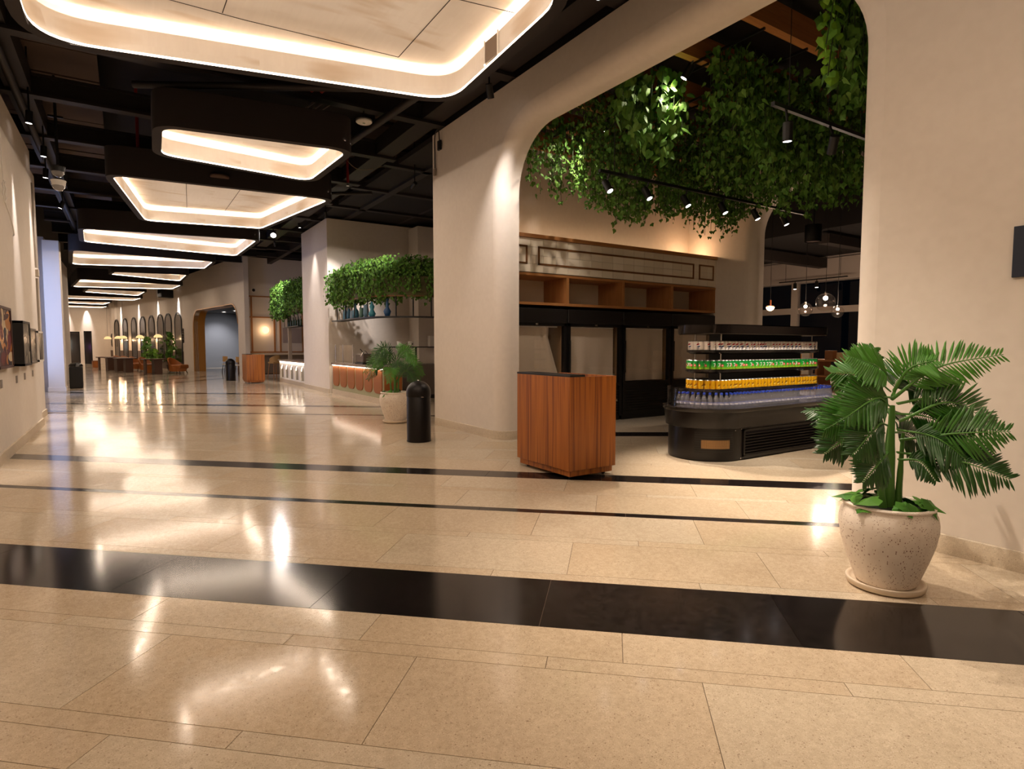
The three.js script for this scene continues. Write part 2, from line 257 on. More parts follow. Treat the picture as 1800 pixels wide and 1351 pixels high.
function raft(c, r, label, near, seams, power = 1, inset = 0.02) {
  c = roundedPoly(c, 0.0001, -inset).filter((_, i) => i % 9 === 4);
  const cx = c.reduce((s, p) => s + p[0], 0) / 4, cz = c.reduce((s, p) => s + p[1], 0) / 4, L = c.map(([x, z]) => [x - cx, z - cz]);
  const o = thing('ceiling_light_raft', label, 'ceiling light', [cx, 0, cz], 0, near ? undefined : 'glowing ceiling rafts over the corridor');
  const rib = (prof) => { const rows = prof.map(([off, y]) => roundedPoly(L, r, off).map(([x, z]) => [x, y, z])); return merge([grid(rows, true)]); };
  const flat = (off, y, th = 0.01) => extr(poly(roundedPoly(L, r, off).map(([x, z]) => [x, -z])), th).rotateX(-Math.PI / 2).translate(0, y, 0);
  mesh('inner_ring', uvm(merge([rib([[0, H + 0.02], [0, H + 0.25]]), rib([[0, H + 0.25], [0.012, H + 0.25]]), rib([[0.012, H + 0.25], [0.012, H + 0.12]])])), raftPanel, o);
  mesh('cove_tray', merge([rib([[0.012, H + 0.12], [0.1, H + 0.12]]), rib([[0.1, H + 0.12], [0.1, H + 0.38]])]), raftPanel, o);
  const pan = mesh('panel', uvm(flat(0.1, H + 0.36)), raftPanel, o);
  mesh('light_strip', rib([[-0.002, H], [-0.002, H + 0.022]]), gLed, o);
  mesh('skirt', merge([rib([[-0.002, H], [0.115, H]]), rib([[0.115, H], [0.115, H + 0.5]]), flat(0.115, H + 0.49)]), darkBrown, o);
  if (seams) for (const [x0, z0, x1, z1] of seams) mesh('seam', box(Math.hypot(x1 - x0, z1 - z0), 0.004, 0.008).rotateY(-Math.atan2(z1 - z0, x1 - x0)).translate((x0 + x1) / 2 - cx, H + 0.359, (z0 + z1) / 2 - cz), M(0x2a2018, 0.9), pan);
  if (seams?.length > 3) { mesh('hatch', bb(-0.006, 0, H + 0.03, H + 0.24, -0.12, 0.12).translate(3.232 - cx, 0, -5.36 - cz), M(0x7d6c5c, 0.8), o); for (const z of [-0.13, 0.13]) mesh('bracket', bb(-0.012, 0, H, H + 0.26, z - 0.008, z + 0.008).translate(3.232 - cx, 0, -5.36 - cz), white, o); }
  // cove light: one strip lamp for each side, aimed up at the panel from inside the tray
  for (let i = 0; i < 4; i++) {
    if (!near && i % 2 === 0) continue; // far rafts: lamps on the two long sides only
    const P0 = roundedPoly(L, 0.0001, 0.055), a = P0[i * 9 + 4], b = P0[((i + 1) % 4) * 9 + 4], l = Math.hypot(b[0] - a[0], b[1] - a[1]) - 0.7 * r;
    const R = new THREE.RectAreaLight(SOFT, RAFT_POWER * power, Math.max(l, 0.3), 0.05); R.position.set((a[0] + b[0]) / 2, H + 0.13, (a[1] + b[1]) / 2);
    R.rotation.order = 'YXZ'; R.rotation.set(Math.PI / 2, -Math.atan2(b[1] - a[1], b[0] - a[0]), 0); o.add(R);
    const Q0 = roundedPoly(L, 0.0001, -0.03), c0 = Q0[i * 9 + 4], c1 = Q0[((i + 1) % 4) * 9 + 4], D = new THREE.RectAreaLight(SOFT, STRIP_POWER * power, Math.max(Math.hypot(c1[0] - c0[0], c1[1] - c0[1]) - 1.2 * r, 0.3), 0.065); // the strip in the lip shines in and down
    const mx = (c0[0] + c1[0]) / 2, mz = (c0[1] + c1[1]) / 2, ex = (c1[0] - c0[0]), ez = c1[1] - c0[1], sg = (-ez * -mx + ex * -mz) > 0 ? 1 : -1, el = Math.hypot(ex, ez);
    D.position.set(mx, H + 0.016, mz); { const X = V(ex / el, 0, ez / el), Z = V(-sg * -ez / el, 1.4, -sg * ex / el).normalize(); D.quaternion.setFromRotationMatrix(new THREE.Matrix4().makeBasis(X, V().crossVectors(Z, X), Z)); } o.add(D);
  }
  return o;
}
const rafts = [
  [[[-0.69, -4.0], [-0.66, -7.35], [3.34, -6.47], [3.16, -3.95]], 0.45, 'huge glowing ceiling raft with wide bare panel and rounded corners over the near floor', 1, [[-0.4, -6.64, 1.1, -6.62], [1.1, -6.62, 2.69, -6.5], [2.69, -6.5, 2.66, -4.2], [2.67, -5.15, 3.3, -5.04], [0.9, -6.6, 0.95, -4.2]]],
  [[[-0.5, -2.2], [-0.4, 1.6], [3.2, 1.5], [3.1, -2.4]], 0.4, 'glowing ceiling raft above the bare floor near the blue wall sign', 1, null, 0.75],
  [[[0.48, -9.3], [0.52, -10.63], [2.81, -10.9], [2.89, -8.9]], 0.25, 'small rectangular glowing ceiling raft just behind the huge one', 1],
  [[[-0.14, -12.35], [0.45, -16.34], [2.9, -15.87], [3.5, -12.0]], 0.22, 'trapezoid glowing ceiling raft with wrinkled panel, third along the corridor', 1, [[1.0, -12.3, 1.3, -16.1], [2.1, -12.2, 2.1, -16.0]]],
  [[[-0.83, -18.3], [-0.91, -20.55], [3.06, -21.09], [3.11, -17.6]], 0.25, 'long glowing ceiling raft just behind the trapezoid one', 1],
  [[[-1.28, -22.5], [-1.54, -26.4], [2.55, -25.12], [2.6, -22.9]], 0.25], [[[-0.31, -28.2], [-0.44, -29.2], [2.09, -30.5], [2.15, -27.7]], 0.2], [[[-1.61, -32.1], [-2.13, -36.3], [2.05, -35.0], [2.28, -32.5]], 0.25],
  [[[-1.56, -37.3], [-1.8, -39.4], [0.64, -40.7], [0.92, -37.5]], 0.25], [[[-3.4, -42.6], [-3.8, -45.4], [0.46, -45.0], [0.85, -42.6]], 0.25], [[[-4.0, -48], [-4.3, -49.8], [-1.24, -50.5], [-0.79, -47.7]], 0.25],
  [[[-4.3, -52.6], [-4.3, -54.6], [-1.5, -55], [-1.1, -52.9]], 0.25],
];
const ordinal = ['fifth', 'sixth', 'seventh', 'eighth', 'ninth', 'tenth', 'last'];
rafts.forEach(([c, r, label, near, seams, power], i) => raft(c, r, label ?? `glowing ceiling raft with rounded corners, ${ordinal[i - 5]} along the corridor from the huge one`, near, seams, power));

// ================================================================== EXPOSED CEILING
{
  const g = structGroup('ceiling_boards');
  const bg = box(1.95, 0.05, 1.06), br = box(1.5, 0.05, 1.06);
  for (let k = 0; k < 14; k++) { const m = mesh('board', bg, board, g); m.position.set(-1.2, 5.72 + rr(-0.01, 0.01), -7.1 - k * 1.1); if (k < 12) { const r = mesh('board', br, board, g); r.position.set(4.9, 5.78 + rr(-0.02, 0.02), -4.2 - k * 1.3); } }
  const beams = structGroup('ceiling_beams');
  for (let k = -1; k < 12; k++) { const z = -4.94 - k * 2.16; mesh('beam', merge([bb(-1.9, 4.62, 5.08, 5.12, z - 0.09, z + 0.09), bb(-1.9, 4.62, 5.12, 5.36, z - 0.02, z + 0.02), bb(-1.9, 4.62, 5.36, 5.4, z - 0.09, z + 0.09)]), steel, beams); }
  for (const [x, y, w, h, z1] of [[4.38, 5.28, 0.34, 0.3, -24], [-1.2, 5.3, 0.3, 0.34, -24], [4.75, 5.2, 0.12, 0.2, -9.6]]) mesh('girder', bb(x - w / 2, x + w / 2, y - h / 2, y + h / 2, 4, z1), steel, beams);
  for (let k = 0; k < 8; k++) { const z = -12 - k * 2.1; mesh('beam', bb(4.6, 9.4, 5.14, 5.32, z - 0.08, z + 0.08), steel, beams); }
  mesh('girder', bb(5.5, 5.68, 5.14, 5.45, -9.7, -29), steel, beams); mesh('girder', bb(7.2, 7.3, 5.2, 5.42, -9.7, -29), steel, beams);
  const pipe = (a, b, r, m, label) => tag(mesh('ceiling_pipe', rod(a, b, r, 10), m), label, 'pipe');
  pipe([4.12, 4.98, -2], [3.03, 4.98, -15.2], 0.06, steel, 'long dark pipe slanting across the open ceiling beside the stall wall');
  pipe([3.0, 5.0, -15.1], [5.0, 5.02, -13.8], 0.04, steel, 'short dark pipe branching off the long slanting ceiling pipe');
  pipe([-1.2, 5.02, -3], [-1.2, 5.02, -24], 0.05, steel, 'dark pipe along the ceiling above the picture wall');
  pipe([0.2, 5.0, -9.9], [3.3, 5.05, -8.2], 0.05, steel, 'dark pipe crossing the ceiling above the small light raft');
  const drop = (x, y0, z, label, top = 6.2) => { const o = thing('sprinkler_drop', label, 'sprinkler', [x, y0, z]); mesh('pipe', cyl(0.028, 0.028, top - y0 - 0.05, 0, 0.05, 0, 10), red, o); mesh('sprinkler_head', merge([cyl(0.016, 0.02, 0.06, 0, -0.01, 0, 10), cyl(0.035, 0.035, 0.006, 0, -0.02, 0, 12)]), chrome, o); };
  drop(0.3, 4.9, -13.24, 'red sprinkler pipe hanging behind the small light raft'); drop(4.16, 4.9, -12.97, 'red sprinkler pipe hanging beside the arch pier');
  drop(-0.3, 4.9, -21.8, 'red sprinkler pipe hanging among the rafts near the pillar'); drop(0.1, 4.9, -31.0, 'red sprinkler pipe hanging far down the corridor');
  const sp = (x, y, z, r, label, m) => { const o = thing('ceiling_speaker', label, 'speaker', [x, y, z]); mesh('grille', lathe([[0, 0], [r * 0.9, 0], [r, 0.012], [r, 0.05], [0, 0.05]], 32), m, o); mesh('hub', cyl(r * 0.18, r * 0.18, 0.006, 0, -0.006, 0), chrome, o); mesh('hanger', cyl(0.01, 0.01, 1.2, 0, 0.05, 0, 6), steel, o); };
  sp(3.25, 4.9, -9.28, 0.125, 'white round ceiling speaker beside the slanting pipe', white); sp(1.52, 4.44, -12.1, 0.16, 'brown round ceiling speaker before the trapezoid light raft', M(0x5d473c, 0.8));
  // loose cables and conduits
  for (const [pts, lab] of [[[[2.2, 5.5, -8.4], [2.24, 5.05, -8.45], [2.35, 5.0, -8.5], [2.42, 5.5, -8.6]], 'loose cable loop hanging above the small light raft'], [[[0.9, 5.5, -8.1], [0.93, 5.0, -8.15], [0.99, 5.5, -8.2]], 'thin cable loop hanging beside the huge light raft'], [[[3.6, 5.4, -12], [4.1, 5.05, -12.2], [4.9, 5.3, -12.4]], 'cable sagging between ceiling beams near the pier']]) tag(mesh('hanging_cable', tube(pts, 0.006), M(0x8a7358, 0.6)), lab, 'cable');
  for (let k = 0; k < 3; k++) tag(mesh('conduit', rod([3.4 + k * 0.12, 5.55, -6.8], [2.7 + k * 0.12, 5.5, -11], 0.018), M(0x4d443e, 0.5, 0.5)), 'thin grey conduit running beside the white ceiling speaker', 'conduit', 'parallel ceiling conduits');
  const t = thing('red_pipe_clamp', 'short orange red pipe fittings above the small light raft', 'pipe', [2.45, 5.15, -8.9]); mesh('fitting', rod([-0.12, -0.08, 0], [0.05, 0.08, 0], 0.05), red, t); mesh('fitting', rod([0.03, -0.08, 0], [0.2, 0.08, 0], 0.03), red, t);
  // two dome cameras on a rod
  const c = thing('dome_camera_mast', 'black rod with two dome cameras hanging near the picture wall', 'camera', [-0.83, 3.95, -12.1]);
  mesh('rod', merge([cyl(0.022, 0.022, 1.95, 0, 0.3, 0, 10), box(0.2, 0.03, 0.03, 0, 1.1, 0)]), black, c);
  for (const y of [0.2, -0.02]) { const b = mesh('camera_body', merge([cyl(0.09, 0.1, 0.07, 0, y + 0.04, 0, 20), cyl(0.105, 0.105, 0.012, 0, y + 0.11, 0, 20)]), y > 0.1 ? black : white, c); mesh('dome', new THREE.SphereGeometry(0.085, 20, 10, 0, 7, Math.PI / 2, Math.PI / 2).translate(0, y + 0.04, 0), P(0x8a8684, 0.05, { clearcoat: 1 }), b); }
  // cable and plug box at the top corner of the arch pier
  const k = thing('junction_box', 'black plug box with dangling cable at the top of the arch pier', 'plug box', [4.59, 4.7, -9.3]);
  mesh('plug_box', rbox(0.04, 0.16, 0.1, -0.02, 0.1, 0, 0.01), black, k); mesh('cable', tube([[-0.02, 0.18, 0], [-0.03, 0.36, -0.02], [-0.02, 0.34, -0.16], [-0.01, 0.0, -0.2], [-0.01, -0.28, -0.2]], 0.01), black, k); mesh('socket', rbox(0.03, 0.12, 0.07, -0.015, -0.3, -0.2, 0.008), M(0x9b8c7c, 0.6), k);
}
// spotlight fittings: a black can with a glowing lens, its lamp just below the lens
const SPOT = 46;
function canLight(name, label, group, [x, y, z], aim, cd, deg, opts = {}) {
  const { r = 0.045, len = 0.17, color = COOL, pen = 0.7, hang = 0, mount, lens = gLens } = opts, o = thing(name, label, 'spotlight', [x, y, z], 0, group);
  const d = V(aim[0] - x, aim[1] - y, aim[2] - z).normalize(), q = new THREE.Quaternion().setFromUnitVectors(V(0, -1, 0), d), put = (g) => g.applyQuaternion(q);
  mesh('housing', put(merge([lathe([[r * 0.96, 0], [r, 0.004], [r, len], [r * 0.9, len + 0.008], [0, len + 0.008]], 20), lathe([[r * 0.96, 0], [r * 0.86, 0.012], [0, 0.014]], 20)])), black, o);
  mesh('lens', put(new THREE.CircleGeometry(r * 0.84, 14).rotateX(Math.PI / 2).translate(0, 0.003, 0)), lens, o);
  const up = V(0, len * 0.8, 0).applyQuaternion(q), to = mount ? [mount[0] - x, mount[1] - y, mount[2] - z] : hang ? [up.x, hang - y, up.z] : null; // a stem up to the track or the deck
  if (to) mesh('bracket', rod(up.toArray(), to, 0.012), black, o);
  if (cd) spot([x + d.x * 0.012, y + d.y * 0.012, z + d.z * 0.012], aim, color, cd, deg, pen, 1.6);
  return o;
}

// ================================================================== SHOP BEHIND THE ARCH
const deckPaint = M(0x1a1412, 0.85); struct('ceiling_shop', bb(4.9, 22, 5.2, 5.3, -20, 4.5), deckPaint); struct('ceiling_hall_added', bb(13.0, 17, 3.98, 5.2, -18, 4.5), deckPaint);  // hall block is added: low and black, keeps the upper hall dark
{ // timber beams, each its own
  for (const z of [-3.1, -4.0, -4.9, -5.8, -6.7, -7.6, -8.5]) tag(mesh('timber_beam', uvm(bb(4.93, 10.5, 4.78, 5.06, z - 0.05, z + 0.05), 1, z, 0, true), oak), 'brown timber ceiling beam spanning the shop above the ivy', 'beam', 'timber beams over the shop');
  const track = (x0, x1, y, z, label) => { const o = thing('light_track', label, 'light track', [0, 0, z]); mesh('rail', bb(x0, x1, y - 0.018, y + 0.018, -0.02, 0.02), black, o); for (const x of [x0 + 0.25, (x0 + x1) / 2, x1 - 0.3]) mesh('hanger', cyl(0.004, 0.004, 4.8 - y, x, y, 0, 6), black, o); };
  track(5.1, 9.75, 3.62, -5.82, 'long black light track hanging under the ivy, carrying six spotlights'); track(5.05, 6.9, 3.62, -3.38, 'short black light track near the arch, carrying two spotlights');
  const aims = [[5.6, 0.0, -3.6], [6.3, 0.6, -4.2], [7.3, 0, -3.9], [8.1, 0, -4.0], [9.0, 0, -4.2], [9.7, 0, -4.4]];
  [5.27, 5.98, 6.75, 7.57, 8.36, 9.13].forEach((x, i) => canLight('track_spotlight', 'black track spotlight lit on the long track under the ivy', 'spotlights on the long track', [x, 3.38, -5.8], aims[i], [SPOT, SPOT, 30, 30, 30, 30][i], 34, { color: PALE, mount: [x, 3.61, -5.82] }));
  canLight('track_spotlight', 'black track spotlight on the short track, pointing straight down', null, [5.26, 3.31, -3.36], [5.5, 0, -3.5], 30, 34, { color: PALE, mount: [5.26, 3.61, -3.38] }); canLight('track_spotlight', 'black track spotlight on the short track, tilted towards the drinks cooler', null, [6.01, 3.33, -3.36], [7.2, 0.9, -4.6], SPOT, 30, { color: PALE, mount: [6.01, 3.61, -3.38] });
}
{ // fridges
  const blindMat = M(0xe0d4c4, 0.9, 0, { map: tFabric }), inner = M(0x8a6a46, 0.8), fr = M(0x100e0e, 0.3), head = M(0x1b1716, 0.35);
  for (let k = 0; k < 4; k++) {
    const x0 = 5.2 + 1.328 * k, o = thing('display_fridge', ['black display fridge whose white roller blind hangs askew, next to the arch pier', 'black display fridge with a straight blind and small badge, beside the askew one', 'black display fridge with a creased straight blind, second from the shop corner', 'black display fridge in the shop corner, half hidden by the drinks cooler'][k], 'fridge', [x0 + 0.66, 0, -8.6]), w = 1.32;
    mesh('cabinet', merge([bb(-w / 2, -w / 2 + 0.06, 0.08, 2.05, -0.34, 0.33), bb(w / 2 - 0.06, w / 2, 0.08, 2.05, -0.34, 0.33), bb(-w / 2, w / 2, 0.08, 2.05, -0.36, -0.33), bb(-w / 2, w / 2, 0.08, 0.7, -0.33, 0.32), bb(-w / 2, w / 2, 1.98, 2.05, -0.34, 0.33)]), black, o);
    mesh('inside', merge([bb(-w / 2 + 0.06, w / 2 - 0.06, 0.7, 1.8, -0.33, -0.32), bb(w / 2 - 0.075, w / 2 - 0.06, 0.7, 1.8, -0.32, 0.26)]), inner, o);
    mesh('header', rbox(w - 0.01, 0.24, 0.05, 0, 1.92, 0.335, 0.012), head, o);
    mesh('door_frame', merge([bb(-w / 2 + 0.01, w / 2 - 0.01, 1.75, 1.8, 0.3, 0.35), bb(-w / 2 + 0.01, -w / 2 + 0.07, 0.1, 1.8, 0.3, 0.35), bb(w / 2 - 0.07, w / 2 - 0.01, 0.1, 1.8, 0.3, 0.35), bb(-w / 2 + 0.01, w / 2 - 0.01, 0.66, 0.72, 0.3, 0.35)]), fr, o);
    mesh('door_glass', bb(-w / 2 + 0.07, w / 2 - 0.07, 0.72, 1.75, 0.31, 0.314), glass, o);
    mesh('handle', merge([rod([-w / 2 + 0.035, 0.9, 0.385], [-w / 2 + 0.035, 1.5, 0.385], 0.012), rod([-w / 2 + 0.035, 0.95, 0.34], [-w / 2 + 0.035, 0.95, 0.385], 0.008), rod([-w / 2 + 0.035, 1.45, 0.34], [-w / 2 + 0.035, 1.45, 0.385], 0.008)]), M(0x2b2725, 0.3, 0.6), o);
    mesh('latch', rbox(0.05, 0.03, 0.012, 0, 1.775, 0.356, 0.004), chrome, o);
    for (let s = 0; s < 9; s++) mesh('louvre', bb(-w / 2 + 0.07, w / 2 - 0.07, 0.14 + s * 0.05, 0.165 + s * 0.05, 0.318, 0.334), fr, o);
    mesh('plinth', bb(-w / 2 + 0.03, w / 2 - 0.03, 0.0, 0.08, -0.3, 0.3), black, o);
    const rows = [], a0 = -w / 2 + 0.11, a1 = w / 2 - 0.16;
    for (let i = 0; i <= 16; i++) rows.push([...Array(25)].map((_, j) => {
      const u = j / 24, v = i / 16; let x = a0 + (a1 - a0) * u, y = 1.735 - v * (1.0), z = 0.255 + 0.012 * Math.sin(u * 17 + k * 2 + v * 1.5) * v + 0.018 * Math.sin(u * 5 + k) * v;
      if (k === 0) { const e = Math.max(0, u - 0.55) / 0.45; x += -e * 0.2 * (1 - Math.abs(v - 0.2)) + e * v * 0.16; z += 0.025 * Math.sin(u * 30) * e; }
      return [x, y, z];
    }));
    mesh('blind', grid(rows), blindMat, o); mesh('blind_rail', bb(a0, a1, 1.725, 1.745, 0.24, 0.27), white, o);
    mesh('shelf_strip', bb(a0, a1 + 0.1, 0.74, 0.88, 0.2, 0.22), M(0x77705c, 0.6), o);
    if (k === 1) mesh('badge', bb(0.3, 0.55, 0.36, 0.4, 0.334, 0.338), chrome, o);
  }
  // cubby shelf over the fridges
  const c = thing('cubby_shelf', 'long oak cubby shelf with four open boxes above the fridges', 'shelf', [5.2, 2.1, -8.25]), w = 5.3, ow = (g, s = true) => uvm(g, 1, rnd(), rnd(), s);
  mesh('bottom_board', ow(bb(0, w, 0, 0.045, -0.7, 0)), oak, c); mesh('top_board', ow(bb(0, w, 0.49, 0.53, -0.7, 0)), oak, c);
  for (let k = 0; k <= 4; k++) mesh('divider', ow(bb(Math.max(0, 1.328 * k - 0.03), Math.min(w, 1.328 * k + 0.03), 0.045, 0.49, -0.7, -0.004), false), oak, c);
  for (let k = 0; k < 4; k++) mesh('back_panel', bb(1.328 * k + 0.03, Math.min(w - 0.03, 1.328 * k + 1.298), 0.045, 0.49, -0.7, -0.68), ivory, c);
  // tiled frieze with bronze frames
  const f = thing('tiled_frieze', 'cream tiled frieze with brown rectangular frames above the cubby shelf', 'frieze', [5.2, 2.64, -8.25]);
  mesh('backing', bb(0, w, 0, 0.57, -0.7, -0.012), M(0x9c8c78, 0.9), f);
  const tg = box(0.261, 0.136, 0.012), tm = [0xe6dac6, 0xe0d3be, 0xeadfcd].map((q) => M(q, 0.45));
  for (let r = 0; r < 4; r++) for (let k = 0; k < 20; k++) { const m = mesh('tile', tg, tm[Math.floor(rnd() * 3)], f); m.position.set(0.1325 + k * 0.265, 0.075 + r * 0.14, -0.006 + rr(-0.001, 0.001)); }
  const frame = (x0, x1, y0, y1) => mesh('frame_moulding', merge([bb(x0, x1, y0, y0 + 0.03, 0, 0.014), bb(x0, x1, y1 - 0.03, y1, 0, 0.014), bb(x0, x0 + 0.03, y0, y1, 0, 0.014), bb(x1 - 0.03, x1, y0, y1, 0, 0.014)]), bronze, f);
  frame(0.02, 0.46, 0.13, 0.44); frame(0.68, 4.6, 0.13, 0.44); frame(4.76, 5.22, 0.13, 0.44);
  mesh('cornice', ow(bb(-0.02, w, 0.57, 0.63, -0.72, 0.04)), oak, f);
  const ls = thing('added_cornice_light', 'added hidden warm light strip on the cream frieze cornice, brightening the back wall', 'light strip', [7.85, 3.27, -8.78]); mesh('channel', bb(-2.5, 2.5, 0, 0.03, -0.03, 0.03), black, ls); mesh('light_strip', bb(-2.48, 2.48, 0.03, 0.036, -0.02, 0.02), gWarm, ls); { const l = new THREE.RectAreaLight(WARM, 7, 4.96, 0.04); l.position.set(0, 0.045, 0); l.rotation.set(Math.PI / 2, 0, 0); ls.add(l); }  // cornice strip is an added, unseen source that lifts the shop back wall
  const u = thing('uplight', 'small warm uplight glowing on top of the cream frieze', 'lamp', [10.15, 3.27, -8.6]); mesh('base', cyl(0.05, 0.05, 0.04), black, u); mesh('lens', cyl(0.04, 0.04, 0.006, 0, 0.04, 0), gWarmHot, u); const ul = new THREE.PointLight(WARM, 0.8, 0, 2); ul.position.set(0, 0.1, 0); ul.castShadow = true; u.add(ul);
}

// ------------------------------------------------------------------ island drinks cooler
const KX0 = 6.2, KX1 = 8.2, KZ = -4.97;
const pillLoop = (r, y, n = 20) => { const p = []; for (let i = 0; i <= n; i++) { const a = Math.PI / 2 + i / n * Math.PI; p.push([KX0 + r * Math.cos(a), y, KZ + r * Math.sin(a)]); } for (let i = 0; i <= n; i++) { const a = -Math.PI / 2 + i / n * Math.PI; p.push([KX1 + r * Math.cos(a), y, KZ + r * Math.sin(a)]); } return p; };
const pillBand = (prof) => grid(prof.map(([r, y]) => pillLoop(r, y)), true);
const pillPlate = (r, y, th) => extr(poly(pillLoop(r, 0).map(([x, , z]) => [x, -z])), th).rotateX(-Math.PI / 2).translate(0, y, 0);
{
  const o = thing('drinks_cooler', 'black island drinks cooler with rounded ends, open tiers and clear guard', 'cooler', [0, 0, 0]);
  const gloss = M(0x14100f, 0.28, 0.3);
  mesh('base_body', merge([pillBand([[0.45, 0.0], [0.47, 0.02], [0.47, 0.4]]), pillBand([[0.47, 0.4], [0.505, 0.41], [0.525, 0.6]])]), gloss, o);
  mesh('rim', merge([pillBand([[0.525, 0.6], [0.545, 0.62], [0.55, 0.65]]), pillBand([[0.55, 0.65], [0.47, 0.652]]), pillBand([[0.47, 0.652], [0.47, 0.6]])]), M(0x1a1614, 0.18, 0.4), o);
  mesh('well_floor', pillPlate(0.47, 0.59, 0.012), M(0x37322f, 0.5, 0.5), o);
  mesh('guard', pillBand([[0.49, 0.652], [0.49, 0.885]]), glass, o);
  mesh('core', merge([bb(KX0 + 0.15, KX1 - 0.1, 0.6, 1.56, KZ - 0.1, KZ + 0.1)]), black, o);
  for (const [y, r] of [[0.86, 0.27], [1.105, 0.27], [1.345, 0.26]]) { const s = mesh('shelf', merge([pillPlate(r, y - 0.02, 0.018), pillBand([[r * 0.8, y - 0.045], [r, y - 0.02]])]), M(0x221e1c, 0.25, 0.5), o); mesh('lip', pillBand([[r, y - 0.03], [r + 0.004, y + 0.018]]), glass, s); }
  for (const [x, z] of [[KX0, 0.2], [KX0, -0.2], [KX1, 0.2], [KX1, -0.2]]) mesh('post', cyl(0.008, 0.008, 1.0, x, 0.6, KZ + z, 8), chrome, o);
  mesh('canopy', merge([pillPlate(0.37, 1.655, 0.01), pillPlate(0.36, 1.545, 0.01), pillBand([[0.36, 1.545], [0.37, 1.56], [0.37, 1.665]])]), M(0x241e1b, 0.16, 0.6), o);
  const gp = mesh('grille', bb(KX0 + 0.12, KX1 - 0.06, 0.06, 0.36, KZ + 0.472, KZ + 0.476), black, o);
  mesh('grille_frame', merge([bb(KX0 + 0.1, KX1 - 0.04, 0.36, 0.38, KZ + 0.47, KZ + 0.487), bb(KX0 + 0.1, KX0 + 0.125, 0.05, 0.38, KZ + 0.47, KZ + 0.487), bb(KX1 - 0.065, KX1 - 0.04, 0.05, 0.38, KZ + 0.47, KZ + 0.487), bb(KX0 + 0.1, KX1 - 0.04, 0.04, 0.06, KZ + 0.47, KZ + 0.487)]), gloss, gp);
  for (let i = 0; i < 8; i++) { const l = mesh('louvre', new THREE.BoxGeometry(KX1 - KX0 - 0.2, 0.004, 0.04), gloss, gp); l.position.set((KX0 + KX1) / 2 + 0.03, 0.085 + i * 0.036, KZ + 0.483); l.rotation.x = 0.7; }
  const arc = (r, a0, a1, y0, y1, n = 14) => grid([y0, y1].map((y) => [...Array(n + 1)].map((_, i) => { const a = a0 + (a1 - a0) * i / n; return [KX0 + r * Math.cos(a), y, KZ + r * Math.sin(a)]; })));
  const v = mesh('vent', arc(0.472, 1.75, 2.75, 0.1, 0.36), black, o);
  for (let i = 0; i < 9; i++) mesh('vent_bar', arc(0.476, 1.75, 2.75, 0.105 + i * 0.029, 0.117 + i * 0.029), gloss, v);
  const holes = canvasTex(256, 64, (c, w, h) => { c.fillStyle = '#a07a4c'; c.fillRect(0, 0, w, h); c.fillStyle = '#2a1a10'; for (let i = 0; i < 32; i++) for (let j = 0; j < 8; j++) c.fillRect(i * 8 + 2, j * 8 + 2, 4, 5); });
  const br = grid([0.16, 0.265].map((y) => [...Array(13)].map((_, i) => { const a = 1.86 + 0.72 * i / 12; return [KX0 + 0.479 * Math.cos(a), y, KZ + 0.479 * Math.sin(a)]; }))); { const uv = br.attributes.uv; for (let i = 0; i < uv.count; i++) uv.setXY(i, (i % 13) / 12, i < 13 ? 0 : 1); }
  mesh('brass_plate', br, M(0xffffff, 0.4, 0.5, { map: holes }), v);
  for (const [x, y] of [[0.06, 0.39], [0.06, 0.03], [-0.05, 0.38]]) mesh('screw', new THREE.SphereGeometry(0.008, 8, 6).translate(KX0 + x, y, KZ + 0.478 - (x < 0 ? 0.006 : 0)), chrome, o);
